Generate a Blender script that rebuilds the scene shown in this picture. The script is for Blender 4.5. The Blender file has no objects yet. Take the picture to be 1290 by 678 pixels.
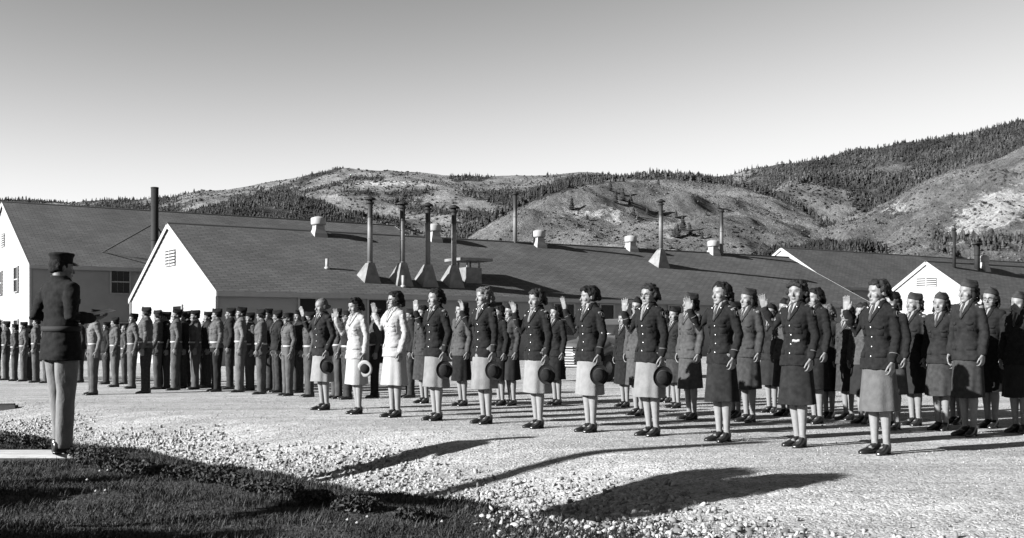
import bpy, math, random
import numpy as np
from mathutils import Vector, Matrix, noise
from mathutils.bvhtree import BVHTree
R = math.radians
random.seed(7)
scene = bpy.context.scene
COL = scene.collection
F = 1350.0; CX = 645.0; HY = 418.0; CAMH = 1.17      # picture geometry of the original plate, 1290 px wide

# ------------------------------------------------------------------ helpers
def smooth(a, b, x):
    t = max(0.0, min(1.0, (x - a) / (b - a))); return t * t * (3 - 2 * t)
def npsmooth(a, b, x):
    t = np.clip((x - a) / (b - a), 0, 1); return t * t * (3 - 2 * t)
def lerp(a, b, t): return a + (b - a) * t

class MB:
    def __init__(s): s.v = []; s.f = []; s.m = []
    def add(s, vs, fs, mat=0):
        o = len(s.v); s.v.extend([tuple(p) for p in vs])
        s.f.extend([tuple(i + o for i in f) for f in fs]); s.m.extend([mat] * len(fs)); return s
    def box(s, c, d, mat=0, M=None):
        hx, hy, hz = d[0] / 2, d[1] / 2, d[2] / 2
        vs = [Vector((x, y, z)) for z in (-hz, hz) for y in (-hy, hy) for x in (-hx, hx)]
        if M is not None: vs = [M @ v for v in vs]
        vs = [v + Vector(c) for v in vs]
        return s.add(vs, [(0, 2, 3, 1), (4, 5, 7, 6), (0, 1, 5, 4), (2, 6, 7, 3), (0, 4, 6, 2), (1, 3, 7, 5)], mat)
    def rings(s, rings, mat=0, closed=True):
        n = len(rings[0]); vs = [p for r in rings for p in r]; fs = []
        for k in range(len(rings) - 1):
            a = k * n; b = a + n
            for i in range(n):
                j = (i + 1) % n; fs.append((a + i, a + j, b + j, b + i))
        if closed:
            fs.append(tuple(range(n - 1, -1, -1))); o = (len(rings) - 1) * n; fs.append(tuple(range(o, o + n)))
        return s.add(vs, fs, mat)
    def ell(s, c, r, mat=0, n=14, m=9, M=None):
        c = Vector(c); rs = []
        for k in range(1, m):
            t = math.pi * k / m - math.pi / 2
            rs.append([Vector((r[0] * math.cos(t) * math.cos(2 * math.pi * i / n), r[1] * math.cos(t) * math.sin(2 * math.pi * i / n), r[2] * math.sin(t))) for i in range(n)])
        if M is not None: rs = [[M @ p for p in q] for q in rs]
        rs = [[p + c for p in q] for q in rs]
        return s.rings(rs, mat)
    def tube(s, pts, rad, n=12, mat=0, ref=None, roundends=True):
        pts = [Vector(p) for p in pts]
        rad = [(r, r) if not isinstance(r, tuple) else r for r in rad]
        T = []
        for i in range(len(pts)):
            a = pts[max(0, i - 1)]; b = pts[min(len(pts) - 1, i + 1)]; T.append((b - a).normalized())
        ref = Vector(ref) if ref else (Vector((1, 0, 0)) if abs(T[0].x) < .8 else Vector((0, 1, 0)))
        rs = []
        def mk(c, t, ra, rb):
            x = (ref - t * ref.dot(t)).normalized(); y = t.cross(x)
            return [c + x * (ra * math.cos(2 * math.pi * i / n)) + y * (rb * math.sin(2 * math.pi * i / n)) for i in range(n)]
        if roundends:
            r = rad[0]; m = min(r)
            rs.append(mk(pts[0] - T[0] * m * .8, T[0], r[0] * .45, r[1] * .45)); rs.append(mk(pts[0] - T[0] * m * .5, T[0], r[0] * .82, r[1] * .82))
        for p, t, r in zip(pts, T, rad): rs.append(mk(p, t, r[0], r[1]))
        if roundends:
            r = rad[-1]; m = min(r)
            rs.append(mk(pts[-1] + T[-1] * m * .5, T[-1], r[0] * .82, r[1] * .82)); rs.append(mk(pts[-1] + T[-1] * m * .8, T[-1], r[0] * .45, r[1] * .45))
        return s.rings(rs, mat)
    def lathe(s, prof, n=20, mat=0, M=None):
        rs = [[Vector((r * math.cos(2 * math.pi * i / n), r * math.sin(2 * math.pi * i / n), z)) for i in range(n)] for r, z in prof]
        if M is not None: rs = [[M @ p for p in q] for q in rs]
        return s.rings(rs, mat)
    def gridsolid(s, A, B, mat=0):
        """A: grid rows of front points, B: same grid of back points -> closed slab"""
        nr, nc = len(A), len(A[0]); vs = [p for r in A for p in r] + [p for r in B for p in r]; o = nr * nc; fs = []
        for r in range(nr - 1):
            for c in range(nc - 1):
                a = r * nc + c; fs.append((a, a + nc, a + nc + 1, a + 1)); fs.append((o + a, o + a + 1, o + a + nc + 1, o + a + nc))
        for c in range(nc - 1):
            fs.append((c, c + 1, o + c + 1, o + c)); a = (nr - 1) * nc + c; fs.append((a, o + a, o + a + 1, a + 1))
        for r in range(nr - 1):
            a = r * nc; fs.append((a, o + a, o + a + nc, a + nc)); a += nc - 1; fs.append((a, a + nc, o + a + nc, o + a))
        return s.add(vs, fs, mat)
    def mesh(s, name, smoothf=True):
        me = bpy.data.meshes.new(name); me.from_pydata(s.v, [], s.f)
        me.polygons.foreach_set('material_index', s.m)
        me.polygons.foreach_set('use_smooth', [smoothf] * len(s.f)); me.update(); return me

def fixnormals(me):
    import bmesh
    bm = bmesh.new(); bm.from_mesh(me); bmesh.ops.recalc_face_normals(bm, faces=bm.faces); bm.to_mesh(me); bm.free()

def remesh(mb, vox, name, it=2, fac=.5):
    me = mb.mesh(name); fixnormals(me); o = bpy.data.objects.new('tmp', me); COL.objects.link(o)
    m = o.modifiers.new('r', 'REMESH'); m.mode = 'VOXEL'; m.voxel_size = vox; m.use_smooth_shade = True
    if it: q = o.modifiers.new('s', 'SMOOTH'); q.iterations = it; q.factor = fac
    dg = bpy.context.evaluated_depsgraph_get(); dg.update()
    out = bpy.data.meshes.new_from_object(o.evaluated_get(dg)); out.name = name
    bpy.data.objects.remove(o); bpy.data.meshes.remove(me)
    out.polygons.foreach_set('use_smooth', [True] * len(out.polygons)); return out

def getv(me):
    a = np.empty(len(me.vertices) * 3, np.float32); me.vertices.foreach_get('co', a); return a.reshape(-1, 3)
def setv(me, a): me.vertices.foreach_set('co', a.astype(np.float32).ravel()); me.update()
def nrmv(me):
    a = np.empty(len(me.vertices) * 3, np.float32); me.vertex_normals.foreach_get('vector', a); return a.reshape(-1, 3)
def wrinkle(me, amp, sc, seed=0):
    co = getv(me); nn = nrmv(me); s = seed * 3.7
    d = np.array([noise.noise(Vector((p[0] * sc[0] + s, p[1] * sc[1], p[2] * sc[2]))) + .5 * noise.noise(Vector((p[0] * sc[0] * 2.3, p[1] * sc[1] * 2.3 + s, p[2] * sc[2] * 2.1))) for p in co])
    setv(me, co + nn * (d * amp)[:, None])

# ------------------------------------------------------------------ materials (all greys: it is a black and white plate)
def mat(name, base, rough=.85, var=0.0, scale=20.0, bump=0.0, bscale=60.0, spec=.3, metal=0.0, attr=None, detail=4, aniso=None):
    base *= .72
    m = bpy.data.materials.new(name); m.use_nodes = True; nt = m.node_tree; N = nt.nodes; L = nt.links
    p = N['Principled BSDF']; p.inputs['Roughness'].default_value = rough; p.inputs['Metallic'].default_value = metal
    p.inputs['Specular IOR Level'].default_value = spec
    p.inputs['Base Color'].default_value = (base, base, base, 1)
    tc = N.new('ShaderNodeTexCoord'); src = tc.outputs['Object']
    if aniso:
        mp = N.new('ShaderNodeMapping'); mp.inputs['Scale'].default_value = aniso; L.new(src, mp.inputs[0]); src = mp.outputs[0]
    out = None
    if var > 0:
        n = N.new('ShaderNodeTexNoise'); n.inputs['Scale'].default_value = scale; n.inputs['Detail'].default_value = detail; L.new(src, n.inputs['Vector'])
        r = N.new('ShaderNodeMapRange'); r.inputs['From Min'].default_value = .3; r.inputs['From Max'].default_value = .7
        r.inputs['To Min'].default_value = base * (1 - var); r.inputs['To Max'].default_value = base * (1 + var); L.new(n.outputs['Fac'], r.inputs['Value']); out = r.outputs[0]
    if attr:
        a = N.new('ShaderNodeAttribute'); a.attribute_name = attr
        mu = N.new('ShaderNodeMath'); mu.operation = 'MULTIPLY'; L.new(a.outputs['Fac'], mu.inputs[0])
        if out is None: mu.inputs[1].default_value = base
        else: L.new(out, mu.inputs[1])
        out = mu.outputs[0]
    if out is not None: L.new(out, p.inputs['Base Color'])
    if bump > 0:
        n = N.new('ShaderNodeTexNoise'); n.inputs['Scale'].default_value = bscale; n.inputs['Detail'].default_value = 4; L.new(src, n.inputs['Vector'])
        b = N.new('ShaderNodeBump'); b.inputs['Strength'].default_value = 1; b.inputs['Distance'].default_value = bump; L.new(n.outputs['Fac'], b.inputs['Height']); L.new(b.outputs[0], p.inputs['Normal'])
    return m

M = {}
M['skin'] = mat('skin', .155, .55, .10, 30, attr='tone', spec=.35)
M['skin_fair'] = mat('skin_fair', .2, .55, .10, 30, attr='tone', spec=.35)
M['skin_tan'] = mat('skin_tan', .12, .55, .12, 30, attr='tone', spec=.35)
M['wool_dark'] = mat('wool_dark', .0115, .95, .35, 25, .002, 220, .12)
M['wool_dark2'] = mat('wool_dark2', .015, .95, .35, 18, .002, 200, .12)
M['wool_mid'] = mat('wool_mid', .034, .95, .3, 22, .002, 200, .12)
M['wool_grey'] = mat('wool_grey', .055, .95, .25, 22, .002, 200, .12)
M['cloth_light'] = mat('cloth_light', .19, .9, .12, 14, .003, 60, .15)
M['cloth_light2'] = mat('cloth_light2', .155, .9, .16, 12, .003, 60, .15)
M['cloth_cream'] = mat('cloth_cream', .36, .9, .08, 14, .003, 60, .15)
M['cloth_greyskirt'] = mat('cloth_greyskirt', .085, .9, .18, 14, .003, 60, .15)
M['white_cloth'] = mat('white_cloth', .29, .9, .06, 14, .003, 60, .2)
M['khaki'] = mat('khaki', .075, .9, .25, 9, .005, 30, .15)
M['khaki_light'] = mat('khaki_light', .12, .9, .22, 9, .005, 30, .15)
M['olive'] = mat('olive', .055, .9, .25, 9, .004, 30, .15)
M['navy'] = mat('navy', .014, .9, .3, 12, .003, 60, .15)
M['belt'] = mat('belt', .34, .7, .1, 20)
M['black_belt'] = mat('black_belt', .012, .85, .1, 20)
M['leather'] = mat('leather', .014, .28, .3, 30, .001, 80, .5)
M['shirt'] = mat('shirt', .22, .9, .08, 20)
M['tie'] = mat('tie', .03, .8)
M['tie_light'] = mat('tie_light', .12, .8)
M['hair_dark'] = mat('hair_dark', .008, .75, .5, 60, .008, 120, .12)
M['hair_brown'] = mat('hair_brown', .016, .7, .5, 60, .008, 120, .15)
M['hair_fair'] = mat('hair_fair', .085, .7, .5, 60, .008, 120, .15)
M['brass'] = mat('brass', .45, .3, metal=.8)
M['felt'] = mat('felt', .011, .9, .3, 40, .001, 200, .15)
M['band'] = mat('band', .35, .8)
M['glass_frame'] = mat('glass_frame', .02, .3)
M['paper'] = mat('paper', .7, .8)
M['grey_hat'] = mat('grey_hat', .06, .9)

# ------------------------------------------------------------------ tagging
def tag(o, label=None, cat=None, group=None, kind=None):
    if label: o['label'] = label
    if cat: o['category'] = cat
    if group: o['group'] = group
    if kind: o['kind'] = kind
    return o
def link(name, me, mt=None, parent=None, loc=None, override=False):
    o = bpy.data.objects.new(name, me); COL.objects.link(o)
    if mt is not None and me is not None:
        if not override:
            if isinstance(mt, (list, tuple)):
                for x in mt: me.materials.append(x)
            else: me.materials.append(mt)
        else:
            if len(me.materials) == 0: me.materials.append(mt)
            o.material_slots[0].link = 'OBJECT'; o.material_slots[0].material = mt
    if parent is not None: o.parent = parent
    if loc is not None: o.location = loc
    return o
def empty(name, loc=(0, 0, 0), rz=0, **k):
    o = bpy.data.objects.new(name, None); COL.objects.link(o); o.location = loc; o.rotation_euler = (0, 0, rz); o.empty_display_size = .2
    tag(o, **k); return o

# ------------------------------------------------------------------ terrain
DU = (.745, -.667); DN = (-.667, -.745)
def uv_of(X, Y): return (X - 3.5) * DU[0] + (Y - 10.26) * DU[1], (X - 3.5) * DN[0] + (Y - 10.26) * DN[1]
def ground_np(X, Y):
    u = (X - 3.5) * DU[0] + (Y - 10.26) * DU[1]; v = (X - 3.5) * DN[0] + (Y - 10.26) * DN[1]
    edge = 2.1 + .35 * npsmooth(-6, 3, u) + .8 * npsmooth(-3, 2, u)
    deep = .36 * (1 - npsmooth(-3.2, 1.2, u)) + .10 * npsmooth(-3.2, 1.2, u) * (1 - npsmooth(2, 6, u))
    d = -deep * npsmooth(edge - .9, 3.75, v) * (1 - npsmooth(4.0, 4.95, v))
    near = np.exp(-((v - 5.05) / .55) ** 2) * .05 * (1 - npsmooth(-4, -1, u))
    slope = -.0125 * np.maximum(0, -(u + 6)) * (1 - npsmooth(60, 90, Y))
    slope = np.maximum(slope, -.6)
    far = -.9 * npsmooth(55, 140, Y)
    # uneven surface
    b = .012 * np.sin(X * 2.1 + 1.3 * np.sin(Y * 1.3)) * np.sin(Y * 1.7 + X * .6) * npsmooth(2.0, 4.5, v)
    b2 = .03 * np.sin(X * 1.9 + Y * .8) * np.sin(Y * 2.3 - X * 1.1) * npsmooth(4.0, 5, v)
    return d + near + slope + far + b + b2
def ground(x, y): return float(ground_np(np.array([x]), np.array([y]))[0])
def pix_ground(px, py):
    """point of the ground seen at plate position px,py"""
    Y = F * CAMH / (py - HY)
    for _ in range(12):
        g = ground((px - CX) / F * Y, Y); Yn = F * (CAMH - g) / (py - HY); Y = .5 * Y + .5 * Yn
    X = (px - CX) / F * Y
    return Vector((X, Y, ground(X, Y)))
def pix_at(px, py, Y): return Vector(((px - CX) / F * Y, Y, CAMH + (HY - py) / F * Y))
# ------------------------------------------------------------------ people
def headM(P):
    """head frame (origin at eye level) inside the body frame"""
    piv = Vector((0, .012, P['neckz']))
    Rm = Matrix.Rotation(R(P.get('yaw', 0)), 4, 'Z') @ Matrix.Rotation(R(P.get('roll', 0)), 4, 'Y') @ Matrix.Rotation(R(P.get('pitch', 0)), 4, 'X')
    s = P.get('hs', 1.0)
    return Matrix.Translation(piv) @ Rm @ Matrix.Translation((0, -.012, .108)) @ Matrix.Scale(s, 4)
HEADSEC = [(-.113, .017, -.072, -.038), (-.106, .031, -.083, -.022), (-.09, .044, -.088, -.004), (-.06, .056, -.087, .03), (-.03, .064, -.086, .062), (0, .070, -.086, .085),
           (.03, .0745, -.089, .096), (.06, .072, -.081, .092), (.085, .060, -.060, .074), (.103, .038, -.034, .046), (.112, .014, -.008, .018)]
def hring(z, w, yf, yb, n=20, M=None, off=0):
    r = []
    yc = lerp(yf, yb, .45)
    for i in range(n):
        a = 2 * math.pi * i / n; x = (w + off) * math.cos(a); s = math.sin(a)
        y = yc + s * ((yb + off - yc) if s > 0 else (yc - yf + off))
        p = Vector((x, y, z)); r.append(M @ p if M else p)
    return r
def ering(c, rx, ryf, ryb=None, n=24, pw=.85):
    ryb = ryf if ryb is None else ryb; r = []
    for i in range(n):
        a = 2 * math.pi * i / n; ca, sa = math.cos(a), math.sin(a)
        x = rx * math.copysign(abs(ca) ** pw, ca); y = (ryb if sa > 0 else ryf) * math.copysign(abs(sa) ** pw, sa)
        r.append(Vector((c[0] + x, c[1] + y, c[2])))
    return r

def add_hand(mb, w, d, pn, thumb, curl=.15, fan=4.0, s=1.0):
    """w wrist, d finger direction, pn palm normal (side the fingers curl to), thumb = direction across the palm to the thumb side"""
    w = Vector(w); d = Vector(d).normalized(); pn = (Vector(pn) - d * d.dot(Vector(pn))).normalized(); x = Vector(thumb); x = (x - d * x.dot(d) - pn * x.dot(pn)).normalized()
    mb.tube([w - d * .03 * s, w + d * .01 * s, w + d * .045 * s, w + d * .085 * s], [(.024 * s, .018 * s), (.029 * s, .017 * s), (.038 * s, .015 * s), (.039 * s, .012 * s)], 12, ref=x)
    L = [.072, .080, .074, .058]; xs = [.029, .010, -.010, -.029]
    for i in range(4):
        a = R(fan * (1.5 - i)); b = w + d * .082 * s + x * xs[i] * s
        dd = (d * math.cos(a) + x * math.sin(a)).normalized(); pts = [b - dd * .02 * s, b]; c = 0
        for k, fr in enumerate((.45, .32, .23)):
            c += curl * (1 + .3 * k); q = (dd * math.cos(c) + pn * math.sin(c)); b = b + q * L[i] * fr * s; pts.append(b.copy())
        mb.tube(pts, [r * s for r in (.0092, .0092, .0086, .0080, .0068)], 8)
    b = w + d * .025 * s + x * .026 * s; q1 = (d * .72 + x * .62 + pn * .25).normalized(); q2 = (d * .9 + x * .25 + pn * .35).normalized()
    mb.tube([b - q1 * .015 * s, b + q1 * .035 * s, b + q1 * .035 * s + q2 * .03 * s, b + q1 * .035 * s + q2 * .052 * s], [r * s for r in (.014, .0115, .0098, .0075)], 8)

WT = [(.80, .172, .136, .132, 0), (.86, .168, .130, .128, 0), (.95, .152, .116, .114, 0), (1.04, .126, .100, .098, 0), (1.12, .134, .107, .101, -.003), (1.20, .147, .117, .104, -.006),
      (1.27, .155, .118, .105, -.004), (1.33, .158, .102, .099, .002), (1.37, .142, .084, .086, .008), (1.40, .102, .070, .072, .012), (1.43, .070, .060, .062, .014), (1.455, .058, .055, .058, .012)]
MT = [(.92, .172, .125, .13, 0), (1.00, .160, .118, .116, 0), (1.05, .152, .114, .110, 0), (1.10, .164, .126, .118, 0), (1.17, .168, .124, .118, 0), (1.25, .182, .130, .121, -.002), (1.34, .205, .132, .125, -.002),
      (1.41, .212, .115, .116, .004), (1.455, .195, .092, .098, .010), (1.485, .135, .075, .080, .014), (1.51, .082, .066, .070, .014), (1.535, .068, .062, .068, .012)]
def torso_rings(T, off=0, pw=.85, n=28, xs=1.0):
    return [ering((0, t[4], t[0]), (t[1] + off) * xs, t[2] + off, t[3] + off, n, pw) for t in T]

def arm_joints(P):
    """returns (right, left) lists shoulder, elbow, wrist"""
    sh = P['shx']; sz = P['shz']
    right = P['right']; left = P['left']
    return ([Vector((-sh, .005, sz)), Vector(right[0]), Vector(right[1])], [Vector((sh, .005, sz)), Vector(left[0]), Vector(left[1])])

def body_mesh(P, vox):
    man = P['sex'] == 'm'; mb = MB(); H = headM(P)
    mb.rings([hring(*s, n=20, M=H) for s in HEADSEC])
    for sx in (-1, 1): mb.ell(H @ Vector((sx * .074, .008, -.008)), (.010, .018, .030), n=10, m=7)
    # nose, lips and chin volumes
    mb.tube([H @ Vector((0, -.082, .012)), H @ Vector((0, -.093, -.012)), H @ Vector((0, -.104, -.036))], [.007, .009, .0125], 8)
    mb.ell(H @ Vector((0, -.088, -.066)), (.022, .010, .0085), n=12, m=7)
    mb.ell(H @ Vector((0, -.080, -.098)), (.020, .014, .013), n=12, m=7)
    for sx in (-1, 1): mb.ell(H @ Vector((sx * .042, -.062, -.03)), (.022, .020, .022), n=12, m=7)
    nr = .058 if man else .050; nz = P['neckz']
    mb.tube([(0, .022, nz - .13), (0, .018, nz - .04), H @ Vector((0, .016, -.07)), H @ Vector((0, .018, -.02))], [nr * 1.35, nr * 1.06, nr, nr], 16)
    T = MT if man else WT
    mb.rings(torso_rings(T[:-1], -.018))
    for J, ax in zip(arm_joints(P), ('right', 'left')):
        s, e, w = J; k = 1.12 if man else 1.0
        mb.tube([s - Vector((s.x * .4, 0, -.0)), s, s.lerp(e, .5), e, e.lerp(w, .3), w], [.05 * k, .048 * k, .042 * k, .036 * k, .037 * k, .025 * k], 12)
        hd = P[ax + '_hand']; add_hand(mb, w, hd[0], hd[1], hd[2], hd[3], hd[4], 1.08 if man else .98)
    # legs
    for sx in (-1, 1):
        f = P['footr'] if sx < 0 else P['footl']; kx = sx * (.085 if man else .062)
        hip = Vector((sx * .085, .0, .90)); knee = Vector((lerp(kx, f[0], .35), f[1] * .4 - .012, .49)); ank = Vector((f[0], f[1] + .012, .10))
        if man: pr = [.08, .075, .05, .045, .04, .036, .036]
        else: pr = [.085, .082, .055, .047, .050, .040, .032]
        pts = [hip, hip.lerp(knee, .4), knee + Vector((0, 0, .07)), knee, knee.lerp(ank, .30) + Vector((0, .012, 0)), knee.lerp(ank, .62) + Vector((0, .006, 0)), ank + Vector((0, 0, .02))]
        if not man: pr[4] = .0515
        mb.tube(pts, pr, 14); mb.tube([ank + Vector((0, 0, .02)), ank + Vector((0, 0, -.03)), Vector((f[0], f[1] - .06, .045))], [.034, .034, .026], 10)
    me = remesh(mb, vox, 'person', 2, .4)
    # face modelling and tones, in head coordinates
    Hi = np.array(H.inverted()); Hm = np.array(H.to_3x3()); co = getv(me); p = co @ Hi[:3, :3].T + Hi[:3, 3]
    x, y, z = p[:, 0], p[:, 1], p[:, 2]; front = (y < -.035) & (np.abs(x) < .075) & (z < .11) & (z > -.12)
    d = np.zeros(len(co)); 
    for sx in (-1, 1):
        ex = x - sx * .031
        d += .0085 * np.exp(-(ex / .016) ** 2 - ((z - .002) / .010) ** 2)          # eye socket
        d -= .0045 * np.exp(-(ex / .010) ** 2 - ((z + .001) / .006) ** 2)         # eyeball
        d -= .004 * np.exp(-(ex / .020) ** 2 - ((z - .020) / .006) ** 2)          # brow
        d += .004 * np.exp(-((x - sx * .028) / .012) ** 2 - ((z + .055) / .016) ** 2)
    d += .004 * np.exp(-(x / .025) ** 2 - ((z + .0665) / .0035) ** 2) + .005 * np.exp(-(x / .022) ** 2 - ((z + .083) / .005) ** 2)
    d *= front; p2 = np.zeros_like(p); p2[:, 1] = d; setv(me, co + p2 @ Hm.T)
    tone = np.ones(len(co))
    for sx in (-1, 1):
        ex = x - sx * .031
        tone -= .62 * np.exp(-(ex / .0115) ** 4 - ((z - .001) / .0060) ** 4)
        tone -= (.6 if man else .5) * np.exp(-((ex - sx * .003) / .017) ** 4 - ((z - .0205 + .02 * np.abs(ex)) / .0042) ** 4)
        tone -= .4 * np.exp(-((x - sx * .008) / .005) ** 2 - ((z + .047) / .004) ** 2)
    tone -= (.3 if man else .5) * np.exp(-(x / .0215) ** 4 - ((z + .067) / .0075) ** 4)
    tone = np.where(front, np.clip(tone, .30, 1), 1.0)
    # stockings on the women, hands slightly paler than a shaded face
    if not man: tone = np.where(co[:, 2] < .6, P.get('leg', 1.35), tone)
    a = me.attributes.new('tone', 'FLOAT', 'POINT'); a.data.foreach_set('value', tone.astype(np.float32))
    return me, H

def drape(bvh, x, z, off, y0=-1.0):
    h = bvh.ray_cast(Vector((x, y0, z)), Vector((0, 1, 0)), 2)
    y = h[0].y if (h[0] is not None and h[0].y < .0) else .013 - .064 * math.sqrt(max(0, 1 - (x / .068) ** 2))
    return Vector((x, y - off, z))
def patch(mb, bvh, rows, off, th=.006, mat=0):
    A = []; B = []
    for r in rows:
        fr = [drape(bvh, x, z, off) for x, z in r]; A.append(fr); B.append([p + Vector((0, th + off * .6, 0)) for p in fr])
    mb.gridsolid(A, B, mat)

def garment(P, T, off, vox, joints, sr, name, wr, seed, hem=None, xs=1.0, cut=None):
    mb = MB(); TT = list(T)
    mb.rings(torso_rings(TT, off, xs=xs))
    for J in joints:
        s, e, w = J; inner = Vector((s.x * .55, .008, s.z + .0))
        mid1 = s.lerp(e, .5); mid2 = e.lerp(w, .5)
        # a bent sleeve gathers at the elbow
        wend = w - (w - e).normalized() * .012
        mb.tube([inner, s + Vector((0, 0, -.012)), mid1, e, mid2, wend], [sr[0] * .95, sr[0], sr[1], sr[2], sr[3], sr[4]], 14)
        sgn = 1 if s.x > 0 else -1
        mb.ell((s.x * .93, .005, s.z - .012), (.062 * P.get('pad', 1), .062, .056), n=14, m=9)
    if P['sex'] == 'f' and name == 'jacket':
        for sx in (-1, 1): mb.ell((sx * .062, -.080, 1.222), (.056, .050, .058), n=12, m=9)
    me = remesh(mb, vox, name, 4, .5)
    wrinkle(me, wr, (8, 8, 15), seed); wrinkle(me, wr * .45, (22, 22, 34), seed + 5); return me

def shoes(P, man, i):
    f = P['footr'] if i < 0 else P['footl']; toe = R(14 if i > 0 else -14) + P.get('toe', 0)
    Mx = Matrix.Translation((f[0], f[1], 0)) @ Matrix.Rotation(toe, 4, 'Z'); mb = MB(); k = 1.12 if man else 1.0
    S = [(-.172, .012, .004, .018), (-.165, .024, .001, .030), (-.145, .035, 0, .040), (-.11, .042, 0, .050), (-.07, .041, .002, .064), (-.03, .036, .008, .088), (0, .035, .014, .108), (.035, .035, .016, .112), (.062, .030, .014, .108), (.072, .018, .02, .095)]
    if man: S = [(y, w * 1.05, max(0, z0 * .3), z1 * 1.0) for y, w, z0, z1 in S]
    rs = []
    for y, w, z0, z1 in S:
        r = []
        for q in range(14):
            a = 2 * math.pi * q / 14; ca, sa = math.cos(a), math.sin(a)
            r.append(Mx @ Vector((w * k * math.copysign(abs(ca) ** .7, ca), y * k, lerp(z0, z1, .5 + .5 * math.copysign(abs(sa) ** .8, sa)))))
        rs.append(r)
    mb.rings(rs)
    hz = .024 if man else .030
    mb.rings([[Mx @ p for p in ering((0, .040 * k, z), .031 * k, .034 * k, .034 * k, 12)] for z in (0, hz)])
    mb.rings([[Mx @ p for p in ering((0, -.085 * k, z), .044 * k, .085 * k, .075 * k, 14)] for z in (0, .010)])
    me = mb.mesh('shoe'); fixnormals(me); return me

def blobhair(H, spec, vox, seed, name='hair'):
    rnd = random.Random(seed); mb = MB()
    def bl(c, r): mb.ell(H @ Vector(c), r if isinstance(r, tuple) else (r, r, r), n=10, m=7)
    mb.ell((0, .018, .026), (.081, .094, .098), n=20, m=13, M=None) if False else None
    m2 = MB(); m2.ell((0, .018, .026), (.0815, .094, .097), n=20, m=13)
    mb.add([H @ Vector(p) for p in m2.v], m2.f)
    st = spec
    if st in ('curly', 'bob', 'bangs', 'upswept'):
        low = {'curly': -.075, 'bob': -.07, 'bangs': -.10, 'upswept': -.03}[st]
        n = {'curly': 230, 'bob': 200, 'bangs': 240, 'upswept': 200}[st]
        for i in range(n):
            az = rnd.uniform(-math.pi, math.pi); zz = rnd.uniform(low, .115)
            sy = math.sin(az)
            if sy < -.15 and zz < .050 and not (abs(math.cos(az)) > .90 and zz > -.02): continue
            if sy < -.5 and zz < .072 and abs(math.cos(az)) < .55: continue
            if sy < .25 and zz < -.03 and st != 'bangs': continue
            k = math.sqrt(max(.05, 1 - (max(0, zz - .02) / .105) ** 2))
            w = (.085 + (.012 if zz < 0 else 0)) * k
            c = (w * math.cos(az), .018 + (.100 + (.012 if zz < 0 else 0)) * k * sy, zz)
            bl(c, rnd.uniform(.013, .021) * (1.1 if st == 'bangs' else 1))
    if st == 'upswept':
        for a in range(-3, 4): bl((a * .018, -.060 - rnd.uniform(0, .012), .092 + rnd.uniform(0, .014) - abs(a) * .006), .024)
        for a in range(-3, 4): bl((a * .02, .10, -.02 + rnd.uniform(-.015, .01)), .024)
    if st == 'bangs':
        for a in range(-3, 4): bl((a * .019, -.072, .078 + rnd.uniform(-.006, .012) - abs(a) * .005), .023)
    if st == 'curly':
        for a in range(-2, 3): bl((a * .022, -.066 + abs(a) * .006, .080 + rnd.uniform(-.004, .010)), .020)
    if st == 'straight':
        for a in range(-3, 4): bl((a * .018, .098, -.035 + abs(a) * .006), .026)
        for sx in (-1, 1): bl((sx * .072, .03, -.01), (.020, .045, .045))
    if st in ('man', 'capwoman'):
        for sx in (-1, 1): bl((sx * .070, .03, .0), (.014, .04, .035))
        bl((0, .085, -.02), (.05, .022, .04))
    if st == 'capwoman':
        for i in range(60):
            az = rnd.uniform(-.35, math.pi + .35); zz = rnd.uniform(-.095, .03)
            c = (.088 * math.cos(az), .02 + .108 * math.sin(az), zz); bl(c, rnd.uniform(.013, .023))
    me = remesh(mb, vox, name, 3, .5)
    wrinkle(me, .0045, (42, 42, 34), seed % 9); return me

def cap_mesh(H, tilt=6, fem=True):
    mb = MB(); Mx = H @ Matrix.Translation((0, .004, .0)) @ Matrix.Rotation(R(tilt), 4, 'Y') @ Matrix.Rotation(R(-6 if fem else -2), 4, 'X')
    S = [(.046, .0815, .101), (.056, .0830, .104), (.083, .0775, .107), (.0835, .0735, .103), (.102, .058, .106), (.116, .034, .102), (.123, .009, .088)]
    if not fem: S = [(z, w * .98, l) for z, w, l in S]
    if fem: S = [(z + .004, w * .98, l * .98) for z, w, l in S]
    rs = []
    for z, w, l in S:
        r = []
        for i in range(24):
            a = 2 * math.pi * i / 24; y = .008 + l * math.sin(a); r.append(Mx @ Vector((w * math.cos(a), y, z + .016 * (math.sin(a) ** 2) * (1 if z > .06 else .2))))
        rs.append(r)
    rs.insert(1, [p + (Vector((0, 0, 0))) for p in rs[0]]); rs.pop(1); mb.rings(rs); me = mb.mesh('garrison_cap'); fixnormals(me); return me

def glasses_mesh(H):
    mb = MB()
    for sx in (-1, 1):
        pts = [H @ Vector((sx * .031 + .021 * math.cos(a), -.092 + .004 * abs(math.cos(a)), -.001 + .017 * math.sin(a))) for a in [2 * math.pi * i / 12 for i in range(13)]]
        mb.tube(pts, [.0028] * 13, 5, roundends=False)
        mb.tube([H @ Vector((sx * .052, -.088, .004)), H @ Vector((sx * .076, -.02, .006)), H @ Vector((sx * .077, .01, 0))], [.0022] * 3, 5)
    mb.tube([H @ Vector((-.011, -.094, .002)), H @ Vector((.011, -.094, .002))], [.0022] * 2, 5)
    return mb.mesh('glasses')

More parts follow.
